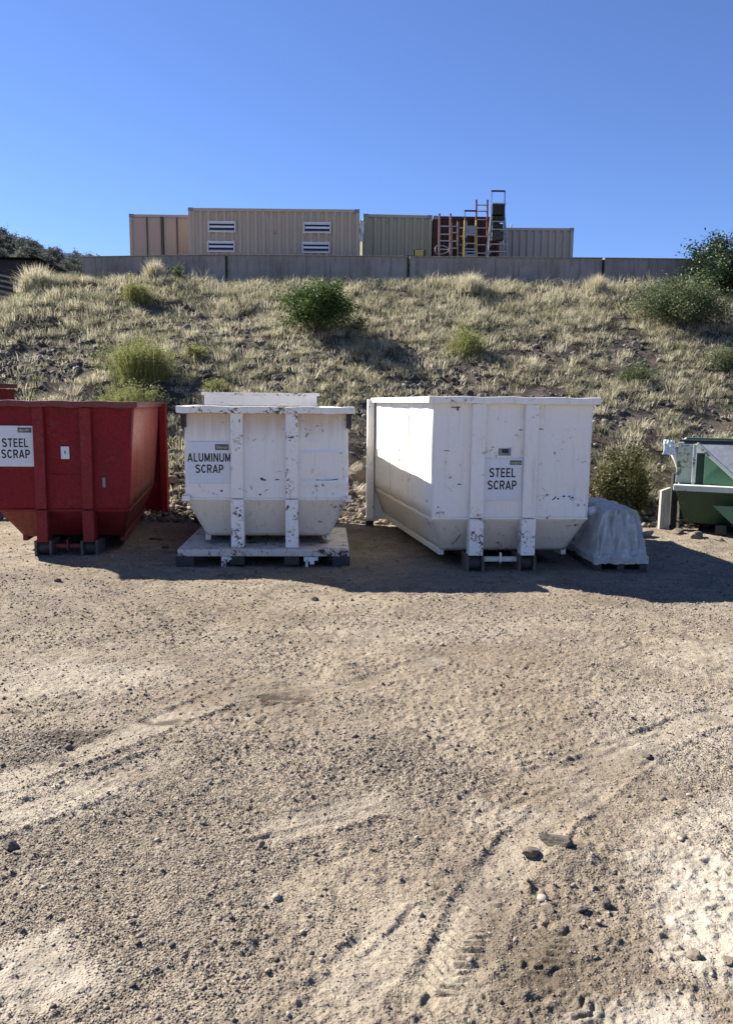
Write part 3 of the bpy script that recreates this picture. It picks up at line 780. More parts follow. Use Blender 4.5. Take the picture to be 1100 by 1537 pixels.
def sign(parent, x0, x1, z0, z1, y, lines, size, tx, tz, tagbox, lead=1.25, sx=.86):
    s = MB().box(x0, x1, y-.006, y, z0, z1).build('sign', M['sign'], parent, .002)
    text_obj('lettering', lines, size, M['ink'], s, tx, tz, y-.0085, sx=sx, lead=lead)
    a, b, c, d = tagbox
    MB().box(a, b, y-.009, y-.0055, c, d).build('sticker', M['olive'], s)
    m = MB(); rs = random.Random(int(abs(x0)*1000)); x = a+(b-a)*.12
    while x < b-(b-a)*.12:                       # print too small to read: a row of uneven pale strokes
        hh = (d-c)*rs.uniform(.16, .30); wd = (b-a)*rs.uniform(.03, .07); zc = (c+d)/2 + (d-c)*rs.uniform(-.04, .04)
        m.box(x, x+wd, y-.0105, y-.0088, zc-hh, zc+hh*rs.uniform(.3, 1)); x += wd*rs.uniform(1.4, 2.0)
    m.build('sticker_print', M['tagtext'], s)
    return s

def wheel(x, y, z, r, wd, parent, name='roller'):
    m = MB().tube([(x-wd/2, y, z), (x+wd/2, y, z)], r, 18)
    return m.build(name, M['steel_dark'], parent, .006)

def dumpster(name, label, loc, rz, p):
    root = thing(name, label, 'dumpster', loc, rz)
    ht, hf, hb, rw = p['ht'], p['hf'], p['hb'], p['rear']        # half widths: top, fold, bottom; extra at rear
    zr, zf, zb, L, db = p['zr'], p['zf'], p['zb'], p['L'], p['db']
    top = M[p['top']]; low = M[p['low']]; postm = M[p['postm']]; rimm = M[p['rimm']]
    zt = zr - .02; sk = p.get('skew', 0); sidem = M[p.get('sidem', p['top'])]
    f = MB()
    f.plate([(-hf, 0, zf), (hf, 0, zf), (ht, 0, zt), (-ht, 0, zt)], .02, 48, 40, p.get('dent'))
    f.build('front_panel', top, root, 0, True)
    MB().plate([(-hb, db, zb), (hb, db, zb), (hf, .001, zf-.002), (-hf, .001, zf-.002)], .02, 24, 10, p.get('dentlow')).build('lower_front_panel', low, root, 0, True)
    fold = MB().box(-hf-.005, hf+.005, -.012, .012, zf-.016, zf+.008)
    fold.build('fold_seam', top, root, .004)
    for s in (-1, 1):
        side = lambda h, y, z: (s*h, y, z)
        a, b = (0, 1) if s < 0 else (1, 0)
        def pl(c): return c if s > 0 else [c[1], c[0], c[3], c[2]]
        bow = (lambda u, v: .018*math.sin(u*9.4)*math.sin(v*3.14) + .006*math.sin(u*31+v*5))
        MB().plate(pl([(s*hf, .004, zf), (s*(hf+rw)+sk, L, zf), (s*(ht+rw)+sk, L, zt), (s*ht, .004, zt)]), .02, 40, 10, bow).build('side_panel', sidem, root, 0, True)
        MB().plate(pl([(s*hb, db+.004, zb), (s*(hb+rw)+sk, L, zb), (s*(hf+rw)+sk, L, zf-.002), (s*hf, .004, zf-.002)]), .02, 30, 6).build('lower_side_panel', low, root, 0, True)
        for t in p.get('seams', ()):
            y = t*L; e = rw*t
            MB().bar((s*(hf+e+.002)+sk*t, y, zf+.02), (s*(ht+e+.002)+sk*t, y, zt-.1), .014, .010, (0, 1, 0)).build('panel_seam', sidem, root)
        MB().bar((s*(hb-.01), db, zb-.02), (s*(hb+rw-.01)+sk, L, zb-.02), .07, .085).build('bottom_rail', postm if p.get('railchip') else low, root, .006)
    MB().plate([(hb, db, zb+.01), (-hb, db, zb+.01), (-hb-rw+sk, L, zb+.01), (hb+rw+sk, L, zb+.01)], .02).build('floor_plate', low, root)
    # rear frame: full rectangle with posts standing proud of the sides
    hr = ht + rw; gz_ = p['gate']
    g = root
    MB().box(sk-hr-.02, sk+hr+.02, L+.002, L+.05, .13, zr-.01).build('rear_gate', top, root, .004)
    if gz_ > zr+.05:
        e = MB().box(sk-hr+.08, sk+hr-.06, L-.03, L+.05, zr-.005, gz_-.05)
        e.build('raised_headboard', M['white'], root, .004)
        MB().box(sk-hr+.03, sk+hr-.01, L-.05, L+.07, gz_-.05, gz_).build('headboard_cap', rimm, root, .006)
    for s in (-1, 1):
        MB().box(sk+s*(hr+.07)-.06, sk+s*(hr+.07)+.06, L-.10, L+.08, .16, zr-.03).build('rear_post', top, root, .006)
        x0 = sk+s*(hr+.07)
        gp = [(s*(hb+rw)+sk, L-.02, .17), (s*(hr+.02)+sk, L-.02, .17), (s*(hr+.02)+sk, L-.02, zf+.1), (s*(hf+rw)+sk, L-.02, zf)]
        MB().plate(gp if s > 0 else [gp[1], gp[0], gp[3], gp[2]], .02).build('gusset', top, root)
        MB().box(min(x0-s*.16, x0+s*.08), max(x0-s*.16, x0+s*.08), L-.12, L+.1, .11, .16).build('rear_shoe', low, root, .004)
        MB().box(x0-.07, x0+.07, L-.08, L+.06, -.03, .11).build('rear_foot', M['steel_dark'], root, .008)
    # top rail
    e = p['rim']; ro = e
    r_ = MB(); ns = 26; V = []; F = []; rq = random.Random(int(ht*1e4))
    for i in range(ns+1):
        x = -ht-ro + 2*(ht+ro)*i/ns; dy = rq.uniform(-.008, .006); dz = .006*math.sin(i*.9+ht*9)+rq.uniform(-.003, .003); lo = rq.uniform(-.006, .006)
        V += [(x, -e-.02+dy, zr-.09+dz+lo), (x, .06, zr-.09+dz+lo), (x, .06, zr+dz), (x, -e-.02+dy, zr+dz)]
    for i in range(ns):
        for k in range(4):
            a_, b_ = i*4+k, i*4+(k+1) % 4
            F.append((a_, a_+4, b_+4, b_)[::-1])
    F += [(0, 1, 2, 3)[::-1], tuple(ns*4+k for k in range(4))]
    r_.add(V, F)
    r_.build('top_rail', rimm, root, .012)
    for s in (-1, 1):
        gp = [(s*(ht+ro), -e-.015, zr-.085), (s*(ht+rw+ro)+sk, L, zr-.085), (s*(ht+rw+ro)+sk, L, zr-.005), (s*(ht+ro), -e-.015, zr-.005)]
        MB().plate(gp if s > 0 else [gp[1], gp[0], gp[3], gp[2]], ro+.03).build('side_rail', rimm, root, .006)
    # posts, upper channel and lower box leg
    for px in p['posts']:
        wd = p['pw']
        MB().box(px-wd/2, px+wd/2, -.075, .002, zf+.012, zr-.09).build('post', p.get('pm_up') and M[p['pm_up']] or postm, root, .014)
        MB().box(px-wd/2-.004, px+wd/2+.004, -.09, .10, p['zleg'], zf).build('post_leg', postm, root, .012)
    # cross beam and rollers under the front
    if p['skid']:
        x0, x1 = p['posts']
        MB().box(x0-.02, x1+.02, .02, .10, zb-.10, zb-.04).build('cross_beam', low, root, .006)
        MB().bar(((x0+x1)/2, -.01, zb-.12), ((x0+x1)/2, -.01, zb+.03), .022).build('hook_pin', postm, root)
        for px in (x0, x1):
            MB().box(px-.12, px-.085, -.08, .30, .0, .22).build('roller_bracket', M['bracket'], root, .006)
            MB().box(px+.085, px+.12, -.08, .30, .0, .22).build('roller_bracket', M['bracket'], root, .006)
            wheel(px, .06, .11, .105, .16, root)
            MB().bar((px, .32, .13), (px+sk, L, .13), .12, .12).build('skid_rail', M['steel_dark'], root, .006)
    return root

# --- red bin at left
def dent_red(u, v):
    return .010*math.sin(u*7+1)*math.sin(v*5) + .006*math.sin(u*19+v*7)
red = dumpster('scrap_dumpster', 'worn red roll-off scrap dumpster with white steel scrap sign', (-4.30, 11.1, 0), R(3),
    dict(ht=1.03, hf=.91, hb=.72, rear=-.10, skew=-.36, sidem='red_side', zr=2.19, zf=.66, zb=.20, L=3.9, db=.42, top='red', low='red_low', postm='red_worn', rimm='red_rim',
         rim=.06, posts=(-.285, .36), pw=.15, zleg=.2, skid=True, gate=2.0, dent=dent_red))
sign(red, -.94, -.37, 1.27, 1.84, -.012, ['STEEL', 'SCRAP'], .122, -.622, 1.525, (-.58, -.39, 1.745, 1.815), 1.28, .88)
cd = MB().box(.0, .115, -.014, -.010, 1.38, 1.555).build('card', M['sign'], red)
text_obj('card_mark', ['K'], .05, M['ink'], cd, .06, 1.475, -.0165, .7, .16)
MB().box(-.17, .26, -.016, -.011, 1.135, 1.15).build('weld_scar', M['red_worn'], red, .002)
MB().box(.0, .11, -.012, -.004, 1.60, 1.66).build('patch_plate', M['red_worn'], red, .003)
MB().box(.56, .60, -.013, -.011, .98, 1.12).build('grey_scuff', M['steel_grey'], red)

# --- white aluminium bin in the middle
def dent_alu(u, v):
    d = .006*math.sin(u*6+.5)*math.sin(v*4+.4)
    if u > .68:
        k = min(1, (u-.68)/.04)
        for v0, a, w_ in ((.555, .030, .02), (.235, .042, .016)):
            d -= k*a*math.exp(-((v-v0-.006*math.sin(u*40))/w_)**2)*(.6+.4*math.sin(u*11))
            d += k*a*.55*math.exp(-((v-v0+.05)/.04)**2)
    d -= .02*math.exp(-((u-.42)/.018)**2-((v-.235)/.02)**2)
    return d
alu = dumpster('scrap_dumpster', 'white chipped scrap dumpster with aluminum scrap sign, on a flat platform', (-1.345, 10.6, 0), R(3),
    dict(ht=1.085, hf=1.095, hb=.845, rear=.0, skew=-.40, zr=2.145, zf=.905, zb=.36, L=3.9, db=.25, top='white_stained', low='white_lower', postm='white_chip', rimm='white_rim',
         rim=.09, posts=(-.395, .335), pw=.165, zleg=.245, skid=False, gate=2.37, dent=dent_alu, pm_up='white_post'))
sign(alu, -1.045, -.485, 1.11, 1.67, -.012, ['ALUMINUM', 'SCRAP'], .115, -.765, 1.385, (-.685, -.505, 1.56, 1.64), 1.32, .88)
pf = MB().box(-1.18, 1.11, -.21, 1.7, .15, .245).build('platform', M['platform'], alu, .012)
for x in (-1.08, 1.0):
    for y in (-.16, 1.5):
        MB().box(x-.12, x+.12, y-.06, y+.14, -.03, .15).build('platform_foot', M['steel_dark'], alu, .01)
m = MB(); rs = random.Random(5)
for x, wd, hh in ((-.60,.06,.17),(-.55,.05,.08),(-.51,.05,.05),(.50,.09,.07),(.58,.06,.11),(.64,.05,.06),(.52,.035,.16)):
    MB().box(x, x+wd, -.208, -.18, .152-hh, .149).build('torn_lip', M['white_chip'], alu, .004)
for x in (-.395, .335):
    MB().box(x-.10, x+.10, -.20, .05, .03, .15).build('roller_bracket', M['steel_dark'], alu, .01)
MB().tube([(-.03, .1, .26), (-.03, .07, .36), (-.02, .08, .40), (.0, .09, .37)], .01, 6).build('hook_pin', M['steel_dark'], alu)
for s in (-1, 1):
    MB().box(s*1.10-.035, s*1.10+.035, -.03, .16, 1.86, 2.055).build('rim_bracket', M['steel_dark'], alu, .006)
    MB().box(s*1.075-.06, s*1.075+.06, -.045, .0, .87, .95).build('hinge_lug', M['white_chip'], alu, .01)

# --- white steel bin at right
def dent_steel(u, v):
    d = .008*math.sin(u*8+2)*math.sin(v*5+1) + .004*math.sin(u*23+v*9)
    for cu, cv, ru, rv, a in ((.12,.35,.07,.12,-.03),(.86,.22,.08,.07,-.028),(.90,.70,.06,.14,.018),(.60,.88,.10,.06,-.016),(.30,.12,.06,.05,-.02)):
        d += a*math.exp(-((u-cu)/ru)**2-((v-cv)/rv)**2)
    return d
steel = dumpster('scrap_dumpster', 'large white scrap dumpster with steel scrap sign and sunlit left side', (1.90, 10.35, 0), R(4),
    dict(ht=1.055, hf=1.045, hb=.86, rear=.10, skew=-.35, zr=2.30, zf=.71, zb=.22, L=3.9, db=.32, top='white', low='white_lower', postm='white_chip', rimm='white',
         rim=.075, posts=(-.46, .235), pw=.18, zleg=.22, skid=True, gate=2.2, dent=dent_steel, pm_up='white', seams=(.34, .66)))
sign(steel, -.365, .14, .955, 1.505, -.012, ['STEEL', 'SCRAP'], .122, -.125, 1.235, (-.03, .125, 1.42, 1.48), 1.34, .86)
pq = MB().box(-.185, -.02, -.016, -.006, 1.54, 1.635).build('placard', M['steel_grey'], steel, .004)
MB().box(-.14, -.055, -.022, -.015, 1.575, 1.625).build('placard_face', M['ink'], pq)
m = MB()
for c in ((-.9,.55,-.72,.75),(.38,.43,.35,.40)):
    pass
def scratch(root, pts, wd=.012, mat='steel_dark', y=-.004):
    b = MB()
    for (x0, z0), (x1, z1) in zip(pts[:-1], pts[1:]):
        b.bar((x0, y, z0), (x1, y, z1), .005, wd, (0, 0, 1) if abs(x1-x0) > abs(z1-z0) else (1, 0, 0))
    return b.build('scratch', M[mat], root)
scratch(steel, [(-.82, 2.16), (-.70, 2.165)]); scratch(steel, [(-.74, 2.17), (-.735, 2.12)], .02)
scratch(steel, [(.30, 1.90), (.40, 1.885)], .008); scratch(steel, [(.56, .955), (.60, .985), (.61, 1.0)], .014)
scratch(alu, [(.66, 1.165), (.74, 1.16), (.86, 1.163), (.96, 1.18)], .012); scratch(alu, [(-.085, 1.185), (-.05, 1.16)], .03); scratch(alu, [(-.04, 1.165), (-.02, 1.155)], .02)
scratch(alu, [(.11, 1.165), (.16, 1.17)], .012); scratch(alu, [(-.10, .97), (-.09, .955)], .03); scratch(alu, [(-.62, 1.02), (-.60, 1.0)], .025); scratch(alu, [(.52, 1.74), (.55, 1.80)], .012)
rs = random.Random(12)
for root_, lim, n_ in ((steel, .98, 26), (alu, 1.0, 16)):
    for i in range(n_):
        x, z = rs.uniform(-lim, lim), rs.uniform(.95, 2.0); l = rs.uniform(.015, .07); a = rs.choice((0, 0, 1.5, .6))
        scratch(root_, [(x, z), (x+l*math.cos(a), z+l*math.sin(a)+rs.uniform(-.004, .004))], rs.choice((.005, .007, .012)), rs.choice(('bracket', 'ghost', 'steel_dark')))
scratch(steel, [(-.74, .33), (-.70, .36), (-.64, .44), (-.58, .53)], .010, 'steel_dark', .16)
for x, z, w_ in ((.70,1.0,.03),(.78,1.0,.02),(.82,.985,.025),(.63,.97,.02),(.48,1.02,.02)): scratch(steel, [(x, z), (x+w_, z+.006)], .02)
ang = math.atan2(3.9, -.45) - math.pi
text_obj('stencil', ['202'], .19, M['ghost'], steel, -1.05-.45*.50-.028, 1.46, .50*3.9, 1.0, .15, 1.2, Matrix.Rotation(ang, 3, 'Z'))

# --- far bin mostly hidden behind the red one
m = thing('scrap_dumpster', 'red and white bin top peeking out behind the red dumpster at left edge', 'dumpster', (-8.72, 16.0, 0), R(1))
MB().box(-1.2, 1.2, 0, .05, .35, 2.42).build('front_panel', M['red'], m, .005)
MB().box(-1.2, -1.15, .05, 1.0, .35, 2.42).build('side_panel', M['red'], m, .005)
MB().box(1.15, 1.2, .05, 1.0, .35, 2.42).build('side_panel', M['red'], m, .005)
MB().box(-1.15, 1.15, 1.0, 1.05, .35, 2.42).build('rear_gate', M['red'], m, .005)
MB().box(-1.24, 1.24, -.05, 1.09, 2.44, 2.53).build('top_rail', M['red_rim'], m, .01)
MB().box(-1.1, 1.08, -.012, -.002, 2.25, 2.38).build('white_band', M['white'], m, .003)
MB().box(-1.1, 1.1, -.0+.1, 1.0, 0, .35).build('skid_base', M['steel_dark'], m, .01)

# ------------------------------------------------------------------ green bin at right, cut by the frame edge
gr = thing('scrap_dumpster', 'green and white bin with triangular end braces at the right edge', 'dumpster', (6.66, 13.15, 0), R(-24))
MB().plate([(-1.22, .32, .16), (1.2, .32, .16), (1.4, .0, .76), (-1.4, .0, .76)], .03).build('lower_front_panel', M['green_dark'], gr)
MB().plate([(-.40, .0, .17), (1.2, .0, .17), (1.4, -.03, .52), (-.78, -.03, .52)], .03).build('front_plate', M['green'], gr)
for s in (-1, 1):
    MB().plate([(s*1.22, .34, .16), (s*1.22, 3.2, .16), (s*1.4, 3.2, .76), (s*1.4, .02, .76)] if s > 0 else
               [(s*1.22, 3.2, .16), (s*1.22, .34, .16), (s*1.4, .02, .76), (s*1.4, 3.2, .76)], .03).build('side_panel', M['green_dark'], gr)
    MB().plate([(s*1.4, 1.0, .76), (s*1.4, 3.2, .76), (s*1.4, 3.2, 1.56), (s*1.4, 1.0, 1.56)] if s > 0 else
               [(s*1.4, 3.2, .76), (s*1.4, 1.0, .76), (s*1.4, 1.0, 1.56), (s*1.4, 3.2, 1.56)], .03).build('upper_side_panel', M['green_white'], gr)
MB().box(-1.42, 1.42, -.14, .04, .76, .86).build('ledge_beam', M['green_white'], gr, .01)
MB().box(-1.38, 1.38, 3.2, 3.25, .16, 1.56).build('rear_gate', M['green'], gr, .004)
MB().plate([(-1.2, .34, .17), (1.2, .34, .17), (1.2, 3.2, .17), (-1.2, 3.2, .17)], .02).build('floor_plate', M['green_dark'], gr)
MB().plate([(-1.36, .42, .86), (1.36, .42, .86), (1.36, .95, 1.56), (-1.36, .95, 1.56)], .03).build('sloping_panel', M['steel_grey'], gr)
MB().box(-1.42, 1.42, .93, 1.02, 1.50, 1.60).build('top_rail', M['steel_dark'], gr, .01)
for s, nm in ((-1, 0), (1, 1)):
    x0 = s*1.36
    MB().box(x0-.05, x0+.05, .28, .34, .862, 1.58).build('end_post', M['green_white'], gr, .006)
    x1 = x0 - s*.20
    MB().box(min(x0-s*.05, x1), max(x0-s*.05, x1), .30, .33, .862, 1.54).build('end_plate', M['green_white'], gr)
    xa = x1 - s*.04
    MB().bar((xa, .10, .862), (xa, .10, 1.56), .045).build('brace_post', M['green_white'], gr, .004)
    MB().bar((xa-s*.03, .06, 1.57), (xa-s*.86, -.10, .83), .085, .06).build('diagonal_brace', M['green_white'], gr, .006)
    t = MB()
    pts = [(xa-s*.17, .10, .862), (xa-s*.78, .0, .862), (xa-s*.17, .12, 1.38)]
    q = [(a, b+.02, c) for a, b, c in pts]
    t.add(pts+q, [(0,1,2) if s < 0 else (2,1,0), (5,4,3) if s < 0 else (3,4,5), (0,3,4,1), (1,4,5,2), (2,5,3,0)])
    t.build('gusset', M['green'], gr)
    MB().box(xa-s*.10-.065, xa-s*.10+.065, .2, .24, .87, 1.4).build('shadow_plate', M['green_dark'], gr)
    MB().box(s*.62-.09, s*.62+.09, .1, .5, 0, .17).build('foot', M['steel_dark'], gr, .01)
    MB().box(s*.62-.09, s*.62+.09, 2.7, 3.1, 0, .17).build('foot', M['steel_dark'], gr, .01)

# ------------------------------------------------------------------ timber posts and scrap
M['wood'] = None
def wood_mat():
    k = NT('weathered_timber')
    g = k.noise(4, 6, .7, .4, sc=(9, 9, .5)); f = k.noise(30, 4, .6, sc=(4, 4, .4))
    c = k.mix(k.rng(g, .35, .65), (.24,.235,.20), (.42,.41,.36)); c = k.mix(k.math('MULTIPLY', k.rng(f, .5, .7), .5), c, (.10,.09,.07))
    return k.done(c, .9, k.bump(f, .5, .01))
M['wood'] = wood_mat()
p_ = MB(); p_.plate([(-.085, -.05, 0), (.085, -.05, 0), (.08, -.05, .80), (-.08, -.05, .74)], .1, 4, 12, lambda u, v: .006*math.sin(u*14)*math.sin(v*5+1)).build('timber_post', M['wood'])
o = bpy.data.objects['timber_post']; o.location = (5.40, 14.2, -.05); tag(o, 'pale weathered timber post standing left of the green bin', 'post')
o = MB().box(-.05, .05, -.05, .05, -.05, 1.0).build('steel_post', M['steel_dark'], None, .006); o.location = (5.58, 14.25, 0); tag(o, 'thin dark steel post behind the pale timber post', 'post')
o = MB().tube([(0, 0, -.05), (.0, .0, .7), (-.02, 0, 1.0), (-.09, 0, 1.25), (-.16, .02, 1.42), (-.17, .03, 1.58)], [.022, .022, .03, .05, .075, .03], 8).build('bent_pipe', M['white_chip'], None, 0, True)
o.location = (5.60, 14.05, 0); tag(o, 'bent whitish pipe leaning up beside the green bin', 'pipe')
o = MB().plate([(-.14, 0, -.04), (.14, 0, -.05), (.05, .03, .2), (-.1, .06, .22)], .015, 6, 6, lambda u, v: .03*math.sin(u*9+v*5)).build('plastic_rag', M['sign'])
o.location = (5.38, 14.0, 1.40); tag(o, 'torn white plastic rag caught on the bent pipe', 'rag')

# ------------------------------------------------------------------ plastic wrapped bundle
def bundle():
    k = NT('dusty_grey_plastic_sheet')
    n = k.noise(3, 5, .6, .5); f = k.noise(11, 5, .65, 1.2)
    c = k.mix(k.rng(n, .35, .65), (.46,.45,.41), (.60,.59,.55)); c = k.mix(k.math('MULTIPLY', k.rng(f, .5, .75), .4), c, (.72,.72,.71))
    mat = k.done(c, .42, k.bump(f, 1., .05), 0, .4)
    root = thing('wrapped_bundle', 'grey plastic wrapped bundle on a dark pallet beside the steel scrap bin', 'bundle', (3.40, 10.35, 0), R(3))
    rs = np.random.default_rng(77)
    # cross-section rings (x0,x1,y0,y1,z)
    rings = [(-.37,.36,-.02,1.9,.11), (-.375,.365,-.03,1.92,.20), (-.33,.35,.02,1.9,.24), (-.30,.34,.07,1.85,.42), (-.27,.33,.15,1.8,.56), (-.20,.30,.24,1.72,.72), (-.14,.27,.28,1.65,.80), (-.10,.22,.40,1.5,.82)]
    NS = 18; V = []; 
    for ri, (x0, x1, y0, y1, z) in enumerate(rings):
        cs = [(x0,y0),(x1,y0),(x1,y1),(x0,y1)]
        for e in range(4):
            a, b = cs[e], cs[(e+1) % 4]
            for i in range(NS):
                t = i/NS
                x = a[0]+(b[0]-a[0])*t; y = a[1]+(b[1]-a[1])*t
                wv = (.028*math.sin(t*19+ri*1.3+e*2)+.02*math.sin(t*37-ri*.9+e) + rs.normal()*.012)*(1 if ri > 1 else .35)
                cx, cy = (x0+x1)/2, (y0+y1)/2
                d = math.hypot(x-cx, y-cy)+1e-6
                V.append((x+(x-cx)/d*wv, y+(y-cy)/d*wv, z+rs.normal()*.006))
    n = NS*4; F = []
    for r in range(len(rings)-1):
        for i in range(n):
            j = (i+1) % n; F.append((r*n+i, r*n+j, (r+1)*n+j, (r+1)*n+i))
    c = len(V); V.append((.06, 1.0, .84)); r = len(rings)-1
    for i in range(n): F.append((r*n+i, r*n+(i+1) % n, c))
    m = MB(); m.add(V, F); m.build('plastic_sheet', mat, root, 0, False)
    b = MB()
    for y in (.05, .95, 1.8): b.box(-.36, .36, y-.06, y+.06, -.02, .03)
    for x in (-.31, 0., .31): b.box(x-.05, x+.05, -.01, 1.86, .03, .125)
    b.build('pallet', M['wood_dark'], root, .004)
    t = MB()
    for i in range(7):
        a, z = rs.uniform(0, 6.28), rs.uniform(-.03, .05); x, y = rs.normal()*.03, rs.normal()*.03
        t.add([(x-.05, y, z), (x+.01, y-.03, z+.02), (x+.05, y+.01, z+.07), (x-.02, y+.02, z+.05)], [(0,1,2,3)])
    o = t.build('crumpled_wrap', M['sign'], None); o.location = (3.10, 10.75, .72); tag(o, 'scrap of crumpled white wrap lying on top of the plastic bundle', 'wrap')
bundle()

# ------------------------------------------------------------------ concrete wall on the crest
def concrete_mat():
    k = NT('grey_brown_concrete')
    n = k.noise(.8, 5, .6); f = k.noise(14, 5, .65); st = k.noise(2.5, 5, .65, sc=(3, 3, .3))
    c = k.mix(k.rng(n, .35, .65), (.20,.185,.17), (.27,.25,.235)); c = k.mix(k.math('MULTIPLY', k.rng(st, .46, .70), .7), c, (.11,.10,.09))
    c = k.mix(k.math('MULTIPLY', k.rng(f, .5, .7), .25), c, (.33,.31,.29))
    return k.done(c, .9, k.bump(f, .3, .01))
M['concrete'] = concrete_mat()
M['stain'] = plain('dark_joint_filler', (.02,.02,.02), .9, .3, 5)
WALLS = [(-9.72, -4.86, 7.00, 7.12, 'leftmost grey concrete wall panel, ending in the grass under the tan doors'),
         (-4.80, 1.30, 7.12, 7.12, 'grey concrete wall panel under the long tan container with vents'),
         (1.38, 7.88, 7.12, 7.14, 'grey concrete wall panel under the ladders'),
         (7.96, 17.0, 7.14, 7.13, 'rightmost grey concrete wall panel beside the bushy young tree')]
for x0, x1, za, zb_, lb in WALLS:
    r_ = thing('concrete_wall', lb, 'wall', ((x0+x1)/2, 27.6, 5.9), 0, 'concrete wall panels along the crest')
    h = (x1-x0)/2
    MB().plate([(-h, 0, 0), (h, 0, 0), (h, 0, zb_-5.9), (-h, 0, za-5.9)], .2, 12, 2).build('panel', M['concrete'], r_, .012)
    m = MB()
    zz = za-5.9
    m.bar((-h-.005, -.02, zz+.012), (h+.005, -.02+.0, zb_-5.9+.012), .26, .03)
    c_ = m.build('coping', M['concrete'], r_, .006); c_.location.y = .11
    # uneven black mortar joint on the right end
    j = MB(); rs = random.Random(int(x1*10)); z = .25
    while z < zb_-5.9-.04:
        j.box(h+.004, h+.05+rs.uniform(0, .02), -.02-rs.uniform(0, .02), .16, z, z+.09); z += .095
    j.build('joint', M['stain'], r_)

# ------------------------------------------------------------------ shipping containers
def cpaint(name, col, seed): return paint(name, col, chip=(.12,.06,.035), amount=.15, rust=.4, csize=5., vary=.12, dirt=tuple(x*.55 for x in col), dirtamt=.3, seed=seed, rough=.6)
M['tan'] = cpaint('tan_container_paint', (.42,.35,.27), (1,2,3)); M['tan2'] = cpaint('beige_container_paint', (.40,.35,.28), (5,2,3))
M['olive_tan'] = cpaint('khaki_container_paint', (.33,.31,.22), (9,2,3)); M['maroon'] = cpaint('maroon_container_paint', (.06,.017,.014), (9,7,3))
M['pinkish'] = cpaint('pinkish_tan_container_paint', (.44,.33,.25), (3,3,3))
M['vent_dark'] = plain('dark_vent_gap', (.012,.016,.03), .5, .2, 4); M['vent_white'] = plain('white_vent_frame', (.70,.70,.70), .5, .06, 4, bump=.03)

def corrug(mb, x0, x1, y, z0, z1, pitch=.28, depth=.055, inward=1):
    n = max(2, int(round((x1-x0)/pitch))); pt = (x1-x0)/n; prof = []
    for i in range(n):
        a = x0+i*pt
        prof += [(a, 0), (a+pt*.34, 0), (a+pt*.5, depth), (a+pt*.84, depth)]
    prof.append((x1, 0))
    k = len(prof); vs = [(px, y+inward*d, z0) for px, d in prof]+[(px, y+inward*d, z1) for px, d in prof]
    fs = [(i, i+1, k+i+1, k+i) if inward > 0 else (i+1, i, k+i, k+i+1) for i in range(k-1)]
    mb.add(vs, fs)

def container(label, loc, rz, Wd, Dp, mat, doors=False, pitch=.28, H=2.59):
    """front face at local y=0 spanning x 0..Wd"""
    root = thing('shipping_container', label, 'container', loc, rz)
    if not doors:
        m = MB(); corrug(m, .10, Wd-.10, .02, .16, H-.10, pitch); m.build('front_wall', mat, root)
    m = MB(); n = max(2, int(Dp/.28))
    for s, x in ((-1, .03), (1, Wd-.03)):
        k = MB(); corrug(k, .1, Dp-.1, 0, .16, H-.1, .28)
        vs = [(x+(-s)*v[1], v[0], v[2]) for v in k.v]
        w_ = MB(); w_.add(vs, [f[::-1] if s < 0 else f for f in k.f]); w_.build('side_wall', mat, root)
    MB().box(.1, Wd-.1, Dp-.06, Dp-.03, .16, H-.1).build('rear_wall', mat, root)
    MB().box(.05, Wd-.05, .05, Dp-.05, H-.05, H-.02).build('roof', mat, root)
    for x in (0, Wd-.12):
        for y in (0, Dp-.12):
            MB().box(x, x+.12, y, y+.12, .12, H-.12).build('corner_post', mat, root, .006)
    MB().box(.12, Wd-.12, .005, .07, H-.11, H-.005).build('top_rail', mat, root, .004)
    MB().box(.12, Wd-.12, .005, .09, .02, .17).build('bottom_rail', mat, root, .004)
    MB().box(.12, Wd-.12, Dp-.07, Dp-.005, H-.11, H-.005).build('top_rail', mat, root, .004)
    for x in (.005, Wd-.065):
        MB().box(x, x+.06, .12, Dp-.12, H-.10, H-.008).build('top_rail', mat, root, .004)
        MB().box(x, x+.06, .12, Dp-.12, .02, .17).build('bottom_rail', mat, root, .004)
    for x in (-.006, Wd-.172):
        for z in (0, H-.118):
            MB().box(x, x+.178, -.006, .166, z, z+.124).build('corner_casting', M['steel_grey'] if z else M['steel_dark'], root, .006)
    if doors:
        for s in (0, 1):
            x0 = .12 + s*(Wd/2-.12)
            x1 = x0 + Wd/2-.12
            d = MB(); d.box(x0+.006, x1-.006, .02, .055, .18, H-.12)
            d.build('door', mat, root, .004)
            for xa, xb, za, zb_ in ((x0+.05, (x0+x1)/2-.05, .24, 1.18), ((x0+x1)/2+.02, x1-.08, .24, 1.18), (x0+.05, (x0+x1)/2-.05, 1.30, H-.18), ((x0+x1)/2+.02, x1-.08, 1.30, H-.18)):
                MB().box(xa, xb, .008, .02, za, zb_).build('door_panel', mat, root, .006)
            for xx in ((x0+x1)/2-.015, x1-.04 if s == 0 else x0+.03):
                MB().tube([(xx, -.012, .1), (xx, -.012, H-.09)], .018, 6).build('lock_rod', M['wood_dark'], root)
    return root

